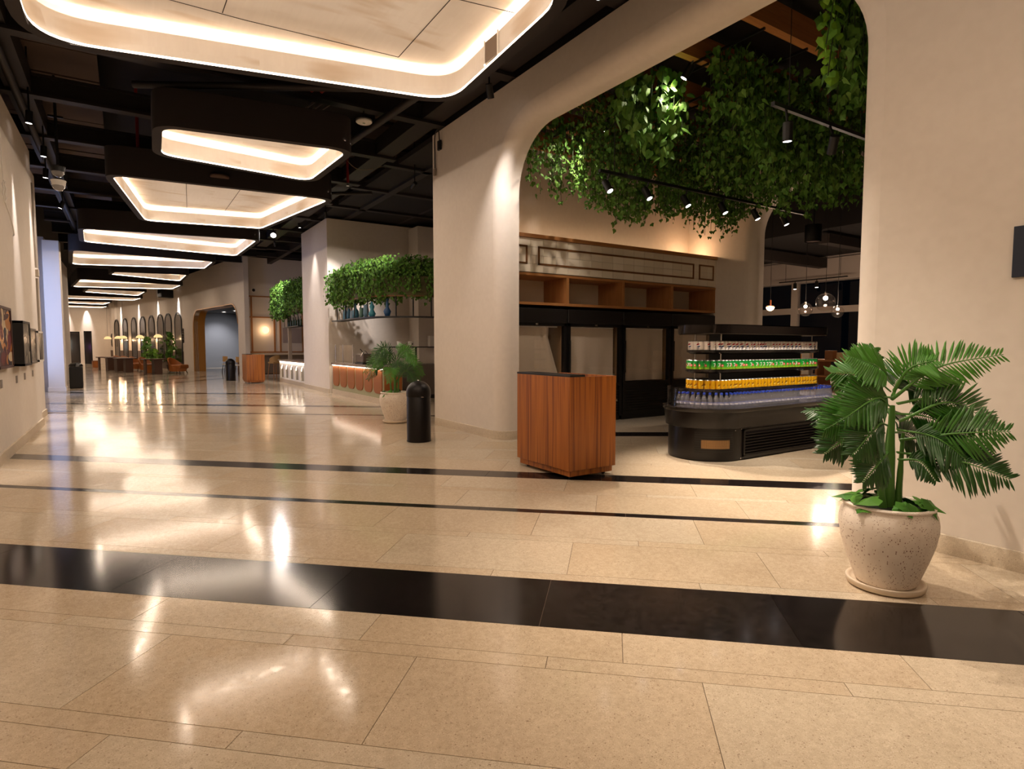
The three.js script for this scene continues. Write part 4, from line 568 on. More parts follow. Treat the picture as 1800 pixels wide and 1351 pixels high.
// ================================================================== FIRST STALL (vases, ivy planter, counter)
const gBar = glow(SOFT, 5);
const planterPath = [[5.15, -17.25], [5.15, -16.2], [5.15, -14.9], [5.35, -14.0], [6.0, -13.55], [7.6, -13.5]];
ivyCurtain('ivy_planter', 'thick ivy planter hanging above the shelf of blue vases', planterPath, { top: () => 3.3, mound: 0.36, drop: (u) => 2.64 + 0.05 * Math.sin(u * 20), thick: 0.66, strands: 680, size: 0.076, step: 0.05, tail: 0.24 });
function sweep(path, prof, n = 40) { const c = new THREE.CatmullRomCurve3(path.map(([x, z]) => V(x, 0, z)), false, 'centripetal'); return grid(prof.map(([o, y]) => [...Array(n + 1)].map((_, i) => { const p = c.getPointAt(i / n), t = c.getTangentAt(i / n); return [p.x + t.z * o * -1, y, p.z + t.x * o]; }))); }
{
  const o = thing('hanging_shelf', 'black framed hanging shelf curving under the ivy planter', 'shelf', [0, 0, 0]), c = new THREE.CatmullRomCurve3(planterPath.map(([x, z]) => V(x, 0, z)), false, 'centripetal');
  mesh('shelf_board', merge([sweep(planterPath, [[-0.16, 2.1], [-0.16, 2.13]]), sweep(planterPath, [[-0.16, 2.13], [0.16, 2.13]]), sweep(planterPath, [[0.16, 2.13], [0.16, 2.1]]), sweep(planterPath, [[0.16, 2.1], [-0.16, 2.1]])]), black, o);
  mesh('planter_box', merge([sweep(planterPath, [[-0.15, 2.62], [-0.15, 3.1]]), sweep(planterPath, [[0.15, 3.1], [0.15, 2.62]]), sweep(planterPath, [[-0.15, 2.62], [0.15, 2.62]])]), M(0x55512c, 0.7), o);
  mesh('trim', sweep(planterPath, [[0.16, 2.6], [0.16, 2.63]]), bronze, o);
  for (let i = 0; i < 14; i++) { const p = c.getPointAt(0.02 + i / 14 * 0.96), t = c.getTangentAt(0.02 + i / 14 * 0.96), s = i % 2 ? 0.15 : -0.15; mesh('upright', bb(p.x - t.z * s - 0.012, p.x - t.z * s + 0.012, 2.1, 2.62, p.z + t.x * s - 0.012, p.z + t.x * s + 0.012), black, o); }
  const blues = [0x3f6f8a, 0x2f5f7c, 0x7e95a8, 0x3c7388, 0x55786f, 0x5d7f96, 0x3f93a8, 0x1d4a78], names = ['tall teal bottle vase with long neck', 'slim dark teal vase', 'small grey blue cylinder vase', 'round shouldered slate blue bottle vase', 'short sage green vase', 'grey blue faceted cup vase', 'turquoise double gourd vase', 'deep blue angular bottle vase'];
  const prof = [[[0.05, 0], [0.07, 0.03], [0.06, 0.2], [0.02, 0.3], [0.018, 0.42]], [[0.05, 0], [0.06, 0.1], [0.04, 0.24], [0.025, 0.3]], [[0.055, 0], [0.06, 0.02], [0.055, 0.2], [0.05, 0.22]], [[0.07, 0], [0.09, 0.08], [0.08, 0.2], [0.025, 0.28], [0.02, 0.4]], [[0.05, 0], [0.06, 0.08], [0.05, 0.26]], [[0.05, 0], [0.08, 0.1], [0.06, 0.3], [0.065, 0.32]], [[0.06, 0], [0.095, 0.08], [0.04, 0.18], [0.065, 0.26], [0.025, 0.34], [0.03, 0.38]], [[0.06, 0], [0.1, 0.12], [0.04, 0.22], [0.035, 0.4], [0.045, 0.43]]];
  [0.135, 0.19, 0.245, 0.30, 0.38, 0.43, 0.49, 0.59].forEach((u, i) => { const p = c.getPointAt(u); const v = tag(mesh('vase', lathe([[0, 0], ...prof[i], [prof[i].at(-1)[0] - 0.008, prof[i].at(-1)[1] - 0.01]], i === 7 || i === 5 ? 8 : 20), M(blues[i], 0.5)), names[i] + ' on the hanging shelf', 'vase'); v.position.set(p.x, 2.131, p.z); });
  const k = thing('stall_counter', 'stall counter with orange rounded panels, pale green frame and glowing edge', 'counter', [5.05, 0, -15.5]), z0 = -2.0, z1 = 2.1, sage = M(0xa3a07c, 0.7), orange = M(0x96571f, 0.6);
  mesh('plinth', uvm(bb(-0.01, 0.5, 0, 0.14, z0, z1)), stoneSkirt, k); mesh('front_board', bb(0.02, 0.5, 0.14, 0.84, z0, z1), sage, k);
  const W = 0.68, sh = new THREE.Shape(); sh.moveTo(-W / 2 + 0.05, 0.58); sh.lineTo(-W / 2 + 0.05, 0.16); sh.quadraticCurveTo(-W / 2 + 0.06, 0.0, -0.08, -0.0); sh.lineTo(0.08, 0); sh.quadraticCurveTo(W / 2 - 0.06, 0, W / 2 - 0.05, 0.16); sh.lineTo(W / 2 - 0.05, 0.58); const pg = extr(sh, 0.02, 0.004).rotateY(-Math.PI / 2);
  for (let i = 0; i < 6; i++) { const m = mesh('orange_panel', pg, orange, k); m.position.set(0.022, 0.25, z0 + 0.35 + i * W); }
  mesh('end_panel', bb(0.04, 0.48, 0.26, 0.84, z1, z1 + 0.02), orange, k);
  mesh('countertop', uvm(rbox(0.56, 0.06, z1 - z0 + 0.06, 0.25, 0.89, 0.05, 0.01), 2), M(0xffffff, 0.3, 0, { map: tMarble }), k);
  mesh('light_strip', bb(-0.005, 0.02, 0.835, 0.855, z0, z1), gBar, k); const r = rect(-0.03, 0.83, 0, z1 - z0, 0.03, SOFT, 14, [4.9, 0.2, -15.5], k); r.rotation.set(-Math.PI / 2, 0, Math.PI / 2);
  // things on the counter
  const gl = thing('sneeze_guard', 'clear glass guard standing on the stall counter', 'glass screen', [5.16, 0.92, -16.7]); mesh('pane', bb(-0.004, 0.004, 0, 0.5, -0.8, 0.8), glass, gl); for (const z of [-0.8, -0.1, 0.8]) mesh('post', cyl(0.012, 0.012, 0.52, 0, 0, z, 8), chrome, gl);
  const cm = thing('coffee_machine', 'small metal coffee machine behind the glass guard', 'coffee machine', [5.36, 0.92, -15.5]); mesh('housing', rbox(0.34, 0.24, 0.6, 0, 0.16, 0, 0.03), M(0x7d7268, 0.3, 0.8), cm); mesh('drip_tray', rbox(0.36, 0.04, 0.62, 0, 0.02, 0, 0.01), black, cm); mesh('steam_wand', tube([[0, 0.28, 0.2], [-0.1, 0.36, 0.25], [-0.22, 0.2, 0.28]], 0.01), chrome, cm); mesh('lever', rod([0, 0.28, -0.1], [-0.1, 0.4, -0.1], 0.012), black, cm);
  const ct = thing('glass_display_case', 'glass fronted food display case beside the stall counter', 'display case', [6.4, 0, -14.8]), cw = 1.5;
  mesh('base', bb(-cw / 2, cw / 2, 0.1, 0.92, -0.3, 0.3), M(0x5f534b, 0.5), ct); mesh('toe_kick', bb(-cw / 2 + 0.05, cw / 2 - 0.05, 0, 0.1, -0.28, 0.26), black, ct); mesh('frame', merge([bb(-cw / 2, cw / 2, 1.36, 1.39, 0.27, 0.3), bb(-cw / 2, cw / 2, 1.36, 1.39, -0.3, -0.27), bb(-cw / 2, -cw / 2 + 0.04, 0.92, 1.39, 0.26, 0.3), bb(cw / 2 - 0.04, cw / 2, 0.92, 1.39, 0.26, 0.3), bb(-0.02, 0.02, 0.92, 1.39, 0.26, 0.3), bb(-cw / 2, -cw / 2 + 0.04, 0.92, 1.39, -0.3, -0.26)]), black, ct);
  mesh('front_glass', bb(-cw / 2 + 0.04, cw / 2 - 0.04, 0.92, 1.36, 0.275, 0.28), glass, ct); mesh('glass_top', bb(-cw / 2, cw / 2, 1.39, 1.395, -0.3, 0.3), glass, ct); mesh('glass_shelf', bb(-cw / 2 + 0.04, cw / 2 - 0.04, 1.14, 1.15, -0.25, 0.25), glass, ct);
  const tb = thing('tub', 'white tub with red dot standing on the glass display case', 'tub', [6.1, 1.397, -14.9]); mesh('cup', cyl(0.06, 0.075, 0.13, 0, 0, 0, 18), white, tb); mesh('dot', cyl(0.02, 0.02, 0.004, 0, 0, 0, 12).rotateX(Math.PI / 2).translate(0.02, 0.06, 0.068), red, tb);
  const tb2 = dup(tb, [6.42, 1.397, -14.9], 0, 'white tub with black dot standing on the glass display case'); tb2.children[1].material = black;
  const ds = thing('towel_dispenser', 'pale wall dispenser fixed above the stall sink wall', 'dispenser', [8.0, 1.35, -16.79]); mesh('cover', rbox(0.36, 0.34, 0.16, 0, 0.2, 0.0, 0.03), white, ds); mesh('tray', rbox(0.34, 0.03, 0.2, 0, 0.0, 0.0, 0.01), M(0x8f867d, 0.5), ds);
  const k2 = thing('stall_side_counter', 'short orange side counter with marble top beyond the display case', 'counter', [7.72, 0, -14.6]); mesh('body', bb(-0.5, 0.6, 0.0, 0.88, -0.3, 0.3), orange, k2); mesh('top', rbox(1.14, 0.05, 0.66, 0.05, 0.905, 0, 0.01), M(0xffffff, 0.3, 0, { map: tMarble }), k2);
}
// ================================================================== SECOND STALL / CAFE
ivyCurtain('ivy_planter', 'ivy planter hanging over the far white stall counter', [[5.2, -21.0], [5.05, -22.5], [5.0, -24.2], [5.3, -25.3]], { top: () => 3.5, mound: 0.35, drop: (u) => 2.66 + 0.1 * Math.sin(u * 7), thick: 0.6, strands: 340, size: 0.085, step: 0.06, tail: 0.28 });
{
  const o = thing('bottle_shelf', 'black hanging bottle shelf under the far ivy planter', 'shelf', [5.25, 0, -22.9]); mesh('shelf_board', bb(-0.15, 0.15, 2.1, 2.13, -1.1, 1.1), black, o); mesh('planter_box', bb(-0.2, 0.2, 2.62, 3.1, -1.3, 1.3), M(0x55512c, 0.7), o); for (const z of [-1.08, -0.55, 0, 0.55, 1.08]) mesh('upright', bb(-0.14, -0.12, 2.1, 2.62, z - 0.012, z + 0.012), black, o);
  for (let i = 0; i < 6; i++) { const b = tag(mesh('bottle', lathe([[0, 0], [0.04, 0], [0.042, 0.02], [0.042, 0.2], [0.015, 0.27], [0.015, 0.34], [0, 0.34]], 14), P(0x1f3a1c, 0.15)), 'dark green bottle on the hanging bottle shelf', 'bottle', 'bottles under the far ivy planter'); b.position.set(5.25, 2.131, -23.85 + i * 0.38); }
  const k = thing('white_counter', 'white stall counter with lit arched niches beneath the far ivy planter', 'counter', [5.05, 0, -22.7]), z0 = -2.0, z1 = 2.0;
  mesh('plinth', uvm(bb(-0.01, 0.7, 0, 0.14, z0, z1)), stoneSkirt, k);
  const face = poly([[z0, 0.14], [z1, 0.14], [z1, 0.8], [z0, 0.8]], [0, 1, 2, 3, 4].map((i) => { const c = z0 + 0.42 + i * 0.79, p = [[c - 0.27, 0.18], [c + 0.27, 0.18]]; for (let j = 0; j <= 8; j++) { const a = j / 8 * Math.PI; p.push([c + 0.27 * Math.cos(a), 0.52 + 0.17 * Math.sin(a)]); } return p; }));
  mesh('front_board', extr(face, 0.05).rotateY(-Math.PI / 2).translate(0.05, 0, 0), white, k);
  for (let i = 0; i < 5; i++) { const c = -(z0 + 0.42 + i * 0.79), p = [[c - 0.27, 0.18], [c + 0.27, 0.18]]; for (let j = 0; j <= 8; j++) { const a = j / 8 * Math.PI; p.push([c + 0.27 * Math.cos(a), 0.52 + 0.17 * Math.sin(a)]); } const niche = mesh('niche_panel', extr(poly(p), 0.01).rotateY(-Math.PI / 2).translate(0.07, 0, 0), M(0x9c927e, 0.7), k); const ar = [...Array(10)].map((_, j) => { const a = j / 9 * Math.PI; return [0.045, 0.52 + 0.165 * Math.sin(a), c + 0.262 * Math.cos(a)]; }); mesh('niche_light', tube(ar, 0.012, 12, 4), gBar, niche); }
  mesh('carcass', bb(0.08, 0.68, 0.14, 0.8, z0, z1), white, k); mesh('countertop', uvm(rbox(0.8, 0.06, z1 - z0 + 0.05, 0.34, 0.85, 0, 0.01), 2), M(0xffffff, 0.3, 0, { map: tMarble }), k); mesh('light_strip', bb(-0.005, 0.02, 0.795, 0.815, z0, z1), gBar, k); rect(-0.03, 0.79, 0, z1 - z0, 0.03, SOFT, 14, [4.9, 0.2, -15.5], k).rotation.set(-Math.PI / 2, 0, Math.PI / 2);
  tag(mesh('stall_post', bb(5.3, 5.42, 0.88, 2.62, -24.3, -24.18), M(0xa8957f, 0.6)), 'beige square post rising from the far stall counter', 'post');
  const m = thing('order_screen', 'order screen glowing blue on the far stall counter', 'monitor', [5.5, 0.88, -21.4]); mesh('housing', rbox(0.4, 0.34, 0.05, 0, 0.36, 0, 0.01), black, m); mesh('screen', bb(-0.18, 0.18, 0.22, 0.5, 0.026, 0.03), glow(new THREE.Color(0.3, 0.6, 1), 2.5), m); mesh('stand', merge([cyl(0.02, 0.02, 0.2, 0, 0, 0), cyl(0.1, 0.1, 0.015)]), black, m);
  const s = thing('menu_board', 'grey menu board on the cafe wall behind the far stall counter', 'sign', [6.6, 1.9, -29.36]); mesh('panel', bb(-0.42, 0.42, -0.35, 0.35, -0.02, 0.03), M(0xa79a94, 0.6), s);
  // wall ledge, stool, wooden wall battens and globe sconce
  const l = thing('wall_ledge', 'long white bar ledge along the cafe back wall', 'bar ledge', [6.4, 0, -29.15]); mesh('top', rbox(3.6, 0.06, 0.45, 0, 1.02, 0, 0.01), ivory, l); mesh('apron', bb(-1.8, 1.8, 0.1, 0.99, -0.22, -0.2), M(0x8d7a66, 0.8), l); mesh('foot_rail', bb(-1.8, 1.8, 0.1, 0.14, 0.05, 0.1), black, l);
  const st = thing('bar_stool', 'tan upholstered bar stool with wooden legs by the cafe ledge', 'stool', [5.25, 0, -26.6], 0.4); const shell = [...Array(7)].map((_, i) => [...Array(13)].map((_, j) => { const a = Math.PI * (1.05 - 1.1 * j / 12) + Math.PI, v = i / 6; return [0.23 * (1 + 0.06 * v) * Math.cos(a), 0.7 + 0.32 * v * (0.55 + 0.45 * Math.sin(-a)), 0.21 * Math.sin(a) * -1]; }));
  mesh('seat', rbox(0.42, 0.07, 0.4, 0, 0.7, 0, 0.03), M(0xb08a55, 0.8), st); mesh('backrest', grid(shell), M(0xb08a55, 0.8, 0, { side: THREE.DoubleSide }), st); for (const [x, z] of [[-1, -1], [1, -1], [-1, 1], [1, 1]]) mesh('leg', rod([x * 0.15, 0.68, z * 0.15], [x * 0.22, 0, z * 0.22], 0.016), oak, st); mesh('footrest', merge([rod([-0.19, 0.25, 0.19], [0.19, 0.25, 0.19], 0.01), rod([-0.19, 0.25, -0.19], [0.19, 0.25, -0.19], 0.01)]), oak, st);
  const w = thing('wall_battens', 'brown wooden batten frames on the pale cafe wall', 'wall trim', [0, 0, -29.4]); for (const x of [4.58, 4.84, 5.82, 6.08, 7.1]) mesh('batten', bb(x - 0.035, x + 0.035, 1.11, 3.7, 0, 0.03), oak, w); for (const [y, a, b] of [[3.68, 4.55, 7.13], [2.73, 4.55, 5.85], [1.12, 4.5, 8.5]]) mesh('batten', bb(a, b, y - 0.03, y + 0.03, 0, 0.034), oak, w);
  const g = thing('globe_sconce', 'round glowing globe sconce on the pale cafe wall', 'wall lamp', [5.39, 2.14, -29.36]); mesh('back_plate', new THREE.CylinderGeometry(0.1, 0.1, 0.03, 24).rotateX(Math.PI / 2), bronze, g); mesh('globe', new THREE.SphereGeometry(0.16, 16, 10).translate(0, 0, 0.16), glow(WARM, 2.2), g); const pl = new THREE.PointLight(WARM, 0.5, 0, 2); pl.position.set(0, 0, 0.16); pl.castShadow = true; g.add(pl);
}

// ================================================================== FAR CORRIDOR
// a group whose local x runs from A to B along a wall and whose local +z points behind that wall
function wallFrame(o, A, B) { o.position.set(A[0], 0, A[1]); o.rotation.y = -Math.atan2(B[1] - A[1], B[0] - A[0]); return o; }
const archPts = (c, hw, y0, top, n = 12, ry = hw) => { const p = [[c - hw, y0], [c + hw, y0]]; for (let i = 0; i <= n; i++) { const a = i / n * Math.PI; p.push([c + hw * Math.cos(a), top - ry + ry * Math.sin(a)]); } return p; };
const A2 = [4.28, -29.4], B2 = [3.07, -37.5], A3 = [2.94, -39.5], B3 = [-0.79, -54.9];
{ // big arch with a gold lining into the grey dining room
  const hole = []; const R = 0.9; hole.push([0.05, 0]); hole.push([7.75, 0]); for (let i = 0; i <= 8; i++) { const a = i / 8 * Math.PI / 2; hole.push([7.75 - R + R * Math.cos(a), 3.32 - R + R * Math.sin(a)]); } for (let i = 0; i <= 8; i++) { const a = Math.PI / 2 + i / 8 * Math.PI / 2; hole.push([0.05 + R + R * Math.cos(a), 3.32 - R + R * Math.sin(a)]); }
  const w = wallFrame(struct('wall_dining_front', uvm(extr(poly([[-0.9, 0], [0.05, 0], ...hole.slice(2).reverse(), [7.75, 0], [10.2, 0], [10.2, 5.4], [-0.9, 5.4]]), 0.2)), plaster), A2, B2);
  const gold = M(0xb07a34, 0.45, 0.25), loop = hole.slice(1), inset = loop.map(([x, y]) => [x, y]);
  wallFrame(struct('trim_1', uvm(grid([inset.map(([x, y]) => [x, y, -0.03]), inset.map(([x, y]) => [x, y, 0.55])])), gold), A2, B2);
  wallFrame(struct('trim_2', uvm(grid([inset.map(([x, y]) => [x + (x > 3.9 ? 0.16 : -0.04), y + (y > 2 ? 0.06 : 0), -0.03]), inset.map(([x, y]) => [x, y, -0.03])])), gold), A2, B2);
  const greyM = M(0x70767f, 0.9);
  wallFrame(struct('wall_dining_back', uvm(merge([bb(1.4, 13.4, 0, 3.6, 5.2, 5.4), bb(13.2, 13.4, 0, 3.6, 0.3, 5.2), bb(1.1, 13.4, 3.55, 3.7, 0.2, 5.4), bb(10.2, 13.2, 0, 3.6, 0.3, 0.4), bb(0.35, 1.1, 3.55, 3.7, 0.2, 0.6)])), greyM), A2, B2);
  for (const [x, z] of [[9.7, 2.76], [11.4, 2.6]]) { const d = wallFrame(thing('downlight', 'round white recessed downlight in the grey dining room ceiling', 'downlight', [0, 0, 0], 0, 'dining room downlights'), A2, B2); mesh('trim_ring', lathe([[0.1, 0], [0.16, 0], [0.16, 0.03], [0.1, 0.03]], 24).translate(x, 3.51, z), white, d); mesh('lens', cyl(0.12, 0.12, 0.01, x, 3.52, z, 20), gLens, d); const p = V(x, 3.49, z).applyEuler(d.rotation).add(d.position); const q = V(13.2, 1.0, z).applyEuler(d.rotation).add(d.position); spot(p.toArray(), q.toArray(), COOL, 30, 40, 0.8, 2); }
  const tbl = wallFrame(thing('dining_table', 'long pale dining table in the grey dining room', 'table'), A2, B2); mesh('tabletop', rbox(4.6, 0.05, 0.9, 3.2, 0.75, 1.9, 0.01), white, tbl); for (const [x, z] of [[1.1, 1.55], [5.3, 1.55], [1.1, 2.25], [5.3, 2.25]]) mesh('leg', bb(x - 0.04, x + 0.04, 0, 0.73, z - 0.04, z + 0.04), oak, tbl);
  const chair = thing('dining_chair', 'light wooden dining chair with white seat at the grey room table', 'chair', [0, 0, 0], 0, 'dining chairs at the grey room table');
  mesh('seat', rbox(0.46, 0.06, 0.46, 0, 0.46, 0, 0.02), white, chair); mesh('backrest', grid([...Array(4)].map((_, i) => [...Array(9)].map((_, j) => { const a = Math.PI * (0.1 + 0.8 * j / 8); return [0.25 * Math.cos(a), 0.6 + i * 0.09, 0.24 * Math.sin(a)]; }))), M(0xc49a62, 0.6, 0, { side: THREE.DoubleSide }), chair); for (const [x, z] of [[-1, -1], [1, -1], [-1, 1], [1, 1]]) mesh('leg', rod([x * 0.18, 0.45, z * 0.18], [x * 0.22, 0, z * 0.23], 0.018), M(0x2a1c14, 0.6), chair); for (const x of [-0.22, 0.22]) mesh('arm_post', rod([x, 0.45, 0.14], [x, 0.68, 0.1], 0.014), oak, chair);
  const cp = (x, z) => V(x, 0, z).applyEuler(tbl.rotation).add(tbl.position).toArray(); chair.position.set(...cp(4.4, 0.75)); chair.rotation.y = tbl.rotation.y + Math.PI; dup(chair, cp(2.4, 0.8), tbl.rotation.y + Math.PI + 0.1); dup(chair, cp(1.0, 0.85), tbl.rotation.y + Math.PI - 0.1); dup(chair, cp(3.4, 2.8), tbl.rotation.y);
  for (const [x, i] of [[4.9, 0], [3.1, 1]]) { const m = wallFrame(thing('desk_screen', i ? 'dark screen on the dining table nearer the host stand' : 'dark screen on the dining table nearer the gold trim', 'monitor'), A2, B2); mesh('panel', rbox(0.06, 0.3, 0.42, x, 0.98, 1.95, 0.01), black, m); mesh('stand', cyl(0.06, 0.03, 0.08, x, 0.775, 1.95, 12), black, m); }
}
{ // mirror wall with seating
  const wall = wallFrame(structGroup('wall_mirrors'), A3, B3); mesh('wall_face', uvm(bb(-1.2, 18, 0, 5.4, 0, 0.3)), plaster, wall);
  const wain = M(0x5d4c40, 0.7); for (const [a, b] of [[-1.2, 17]]) mesh('wainscot', bb(a, b, 0, 1.08, -0.03, 0), wain, wall);
  const mir = M(0x2a211c, 0.14, 0.35), fr = M(0x1f1a18, 0.5);
  [1.25, 3.05, 4.55, 6.4, 8.3, 10.4, 12.6, 14.9].forEach((a, i) => { const o = wallFrame(thing('arched_mirror', ['first', 'second', 'third', 'fourth', 'fifth', 'sixth', 'seventh', 'eighth'][i] + ' dark framed arched mirror from the gold arch on the seating wall', 'mirror', [0, 0, 0], 0, 'arched mirrors on the seating wall'), A3, B3), hw = 0.62; mesh('frame', extr(poly(archPts(a, hw, 0.4, 3.42), [archPts(a, hw - 0.07, 0.44, 3.34)]), 0.05).translate(0, 0, -0.07), fr, o); mesh('glass', extr(poly(archPts(a, hw - 0.1, 0.42, 3.3)), 0.01).translate(0, 0, -0.05), mir, o); });
  const onWall = (a, y, z) => V(a, y, z).applyEuler(wall.rotation).add(wall.position).toArray();
  // wall washers above the mirrors
  for (const a of [1.15, 5.0, 9.2, 13.7]) canLight('wall_washer', 'narrow wall washer lit above the arched mirrors', 'washers above the mirrors', onWall(a, 5.0, -0.25), onWall(a, 3, -0.02), 110, 13, { hang: 0, pen: 0.9 });
  [2.2, 5.5, 7.4, 9.4, 13.7].forEach((a) => { const o = wallFrame(thing('wall_sconce', 'small dark cylinder sconce between the arched mirrors', 'wall lamp', [0, 0, 0], 0, 'sconces between the mirrors'), A3, B3); mesh('cylinder', cyl(0.05, 0.05, 0.22, a, 1.85, -0.1, 14), black, o); mesh('lens', cyl(0.04, 0.04, 0.006, a, 1.845, -0.1, 8), gWarm, o); { const p = new THREE.PointLight(WARM, 0.5, 0, 2); p.position.set(a, 1.8, -0.12); o.add(p); } });
  [2.6, 6.3, 10.2, 11.5, 14.4].forEach((a) => { const o = wallFrame(thing('dome_lamp', 'yellow domed pendant lamp glowing before the arched mirrors', 'lamp', [0, 0, 0], 0, 'domed lamps before the mirrors'), A3, B3); mesh('shade', lathe([[0.24, 0], [0.225, 0.08], [0.16, 0.15], [0.08, 0.19], [0, 0.2]], 14).translate(a, 1.92, -0.75), glow(new THREE.Color().setRGB(1, 0.66, 0.28), 1.3), o); mesh('cord', cyl(0.006, 0.006, 3.0, a, 2.15, -0.75, 6), black, o); const p = new THREE.PointLight(WARM, 2, 0, 2); p.position.set(a, 1.85, -0.75); p.castShadow = true; o.add(p); });
  const s = wallFrame(thing('lit_sign', 'tall backlit sign with cut out letters beside the gold arch', 'sign'), A3, B3); mesh('light_box', bb(-0.72, -0.2, 1.5, 2.45, -0.16, -0.06), glow(SOFT, 7), s); for (let i = 0; i < 5; i++) mesh('letter', new THREE.TorusGeometry(0.08, 0.028, 6, 14, i % 2 ? 4.4 : 6.3).rotateY(0).translate(-0.08, 1.68 + i * 0.16, -0.2), M(0x2a1d16, 0.6), s); rect(...onWall(-0.45, 1.95, -0.18), 0.5, 0.9, SOFT, 5, onWall(-0.45, 1.95, -2));
  // plants at the seating wall
  const bush = (name, label, a, z, h, n, R, y0 = 0.3) => { const o = wallFrame(thing(name, label, 'plant'), A3, B3), list = []; for (let i = 0; i < n; i++) { const k = rnd(), q = rr(0, 6.28), r = R * Math.sqrt(rnd()) * (0.5 + Math.sin(k * 3.1)); list.push({ p: V(a + r * Math.cos(q), y0 + (h - y0) * k, z + r * Math.sin(q)), q: faceQ(rr(0, 6.28), rr(-1, 0.3), rr(-1, 1)), s: rr(0.16, 0.26), c: leafTint(), shape: heartLeaf }); } tag(mesh('foliage', foliage(list), leafM, o), null, null, null, 'stuff'); mesh('pot', lathe([[0, 0], [0.16, 0], [0.22, 0.3], [0.2, 0.32], [0, 0.3]], 20).translate(a, 0, z), M(0x3a2c22, 0.7), o); mesh('stem', cyl(0.02, 0.015, h - 0.4, a, 0.3, z, 8), vineM, o); };
  bush('potted_vine', 'tall leafy plant by the last arched mirror beside the gold arch', 1.0, -0.6, 2.25, 90, 0.22); bush('potted_vine', 'tall leafy plant between the middle arched mirrors', 5.5, -0.6, 2.1, 90, 0.24); bush('potted_bush', 'low bushy plant behind the nearest leather armchair', 3.6, -0.8, 1.25, 110, 0.38);
  // lounge furniture
  const chair = thing('armchair', 'tan leather barrel armchair beside the nearest wooden lounge table', 'armchair', [2.15, 0, -34.5], 0.9);
  const arc = (r, y0, y1, lean) => [...Array(6)].map((_, i) => [...Array(17)].map((_, j) => { const a = Math.PI * (-0.12 + 1.24 * j / 16), v = i / 5, cut = 0.35 + 0.65 * Math.sin(Math.min(Math.PI, Math.max(0, a))); return [(r + lean * v) * Math.cos(a), y0 + (y1 - y0) * v * cut, -(r + lean * v) * Math.sin(a) * 0.95]; }));
  mesh('back_shell', merge([grid(arc(0.44, 0.14, 0.82, 0.05)), grid(arc(0.38, 0.14, 0.8, 0.05)), grid([arc(0.44, 0.14, 0.82, 0.05)[5], arc(0.38, 0.14, 0.8, 0.05)[5]])]), leather, chair); mesh('seat_cushion', rbox(0.72, 0.2, 0.66, 0, 0.36, 0.02, 0.06), leather, chair); mesh('base', cyl(0.36, 0.4, 0.16, 0, 0.12, 0, 20), leather, chair); for (const [x, z] of [[-1, -1], [1, -1], [-1, 1], [1, 1]]) mesh('leg', rod([x * 0.26, 0.14, z * 0.24], [x * 0.3, 0, z * 0.3], 0.02), M(0x3a2416, 0.6), chair);
  [[0.95, -37.4, 0.9], [0.55, -39.4, 1.0], [0.1, -41.6, 0.8], [-0.3, -43.6, 0.8]].forEach(([x, z, t]) => dup(chair, [x, 0, z], t, 'tan leather barrel armchair in the far row of lounge seats', 'far armchairs'));
  const tb = thing('lounge_table', 'dark wooden lounge table beside the nearest leather armchair', 'table', [1.1, 0, -34.4], 0.2); mesh('tabletop', rbox(1.0, 0.05, 0.7, 0, 0.75, 0, 0.01), M(0x4a2c18, 0.4), tb); mesh('leg_panel', bb(-0.05, 0.3, 0, 0.73, -0.25, 0.25), M(0x4a2c18, 0.5), tb); mesh('leg_panel', bb(-0.42, -0.36, 0, 0.73, -0.2, 0.2), M(0x4a2c18, 0.5), tb);
  [[-0.1, -37.6], [-0.55, -39.8], [-1.0, -42.0]].forEach(([x, z]) => dup(tb, [x, 0, z], 0.2, 'dark wooden lounge table in the far row of seats', 'far lounge tables'));
  const st = thing('cube_stool', 'small wooden cube stool before the nearest lounge table', 'stool', [0.95, 0, -35.7], 0.3); mesh('body', uvm(rbox(0.4, 0.42, 0.4, 0, 0.22, 0, 0.02)), wood, st); mesh('seat_pad', rbox(0.41, 0.04, 0.41, 0, 0.45, 0, 0.015), M(0x6b3d1c, 0.6), st); dup(st, [-1.7, 0, -46.5], 0.2, 'small wooden cube stool far off by the end wall');
}
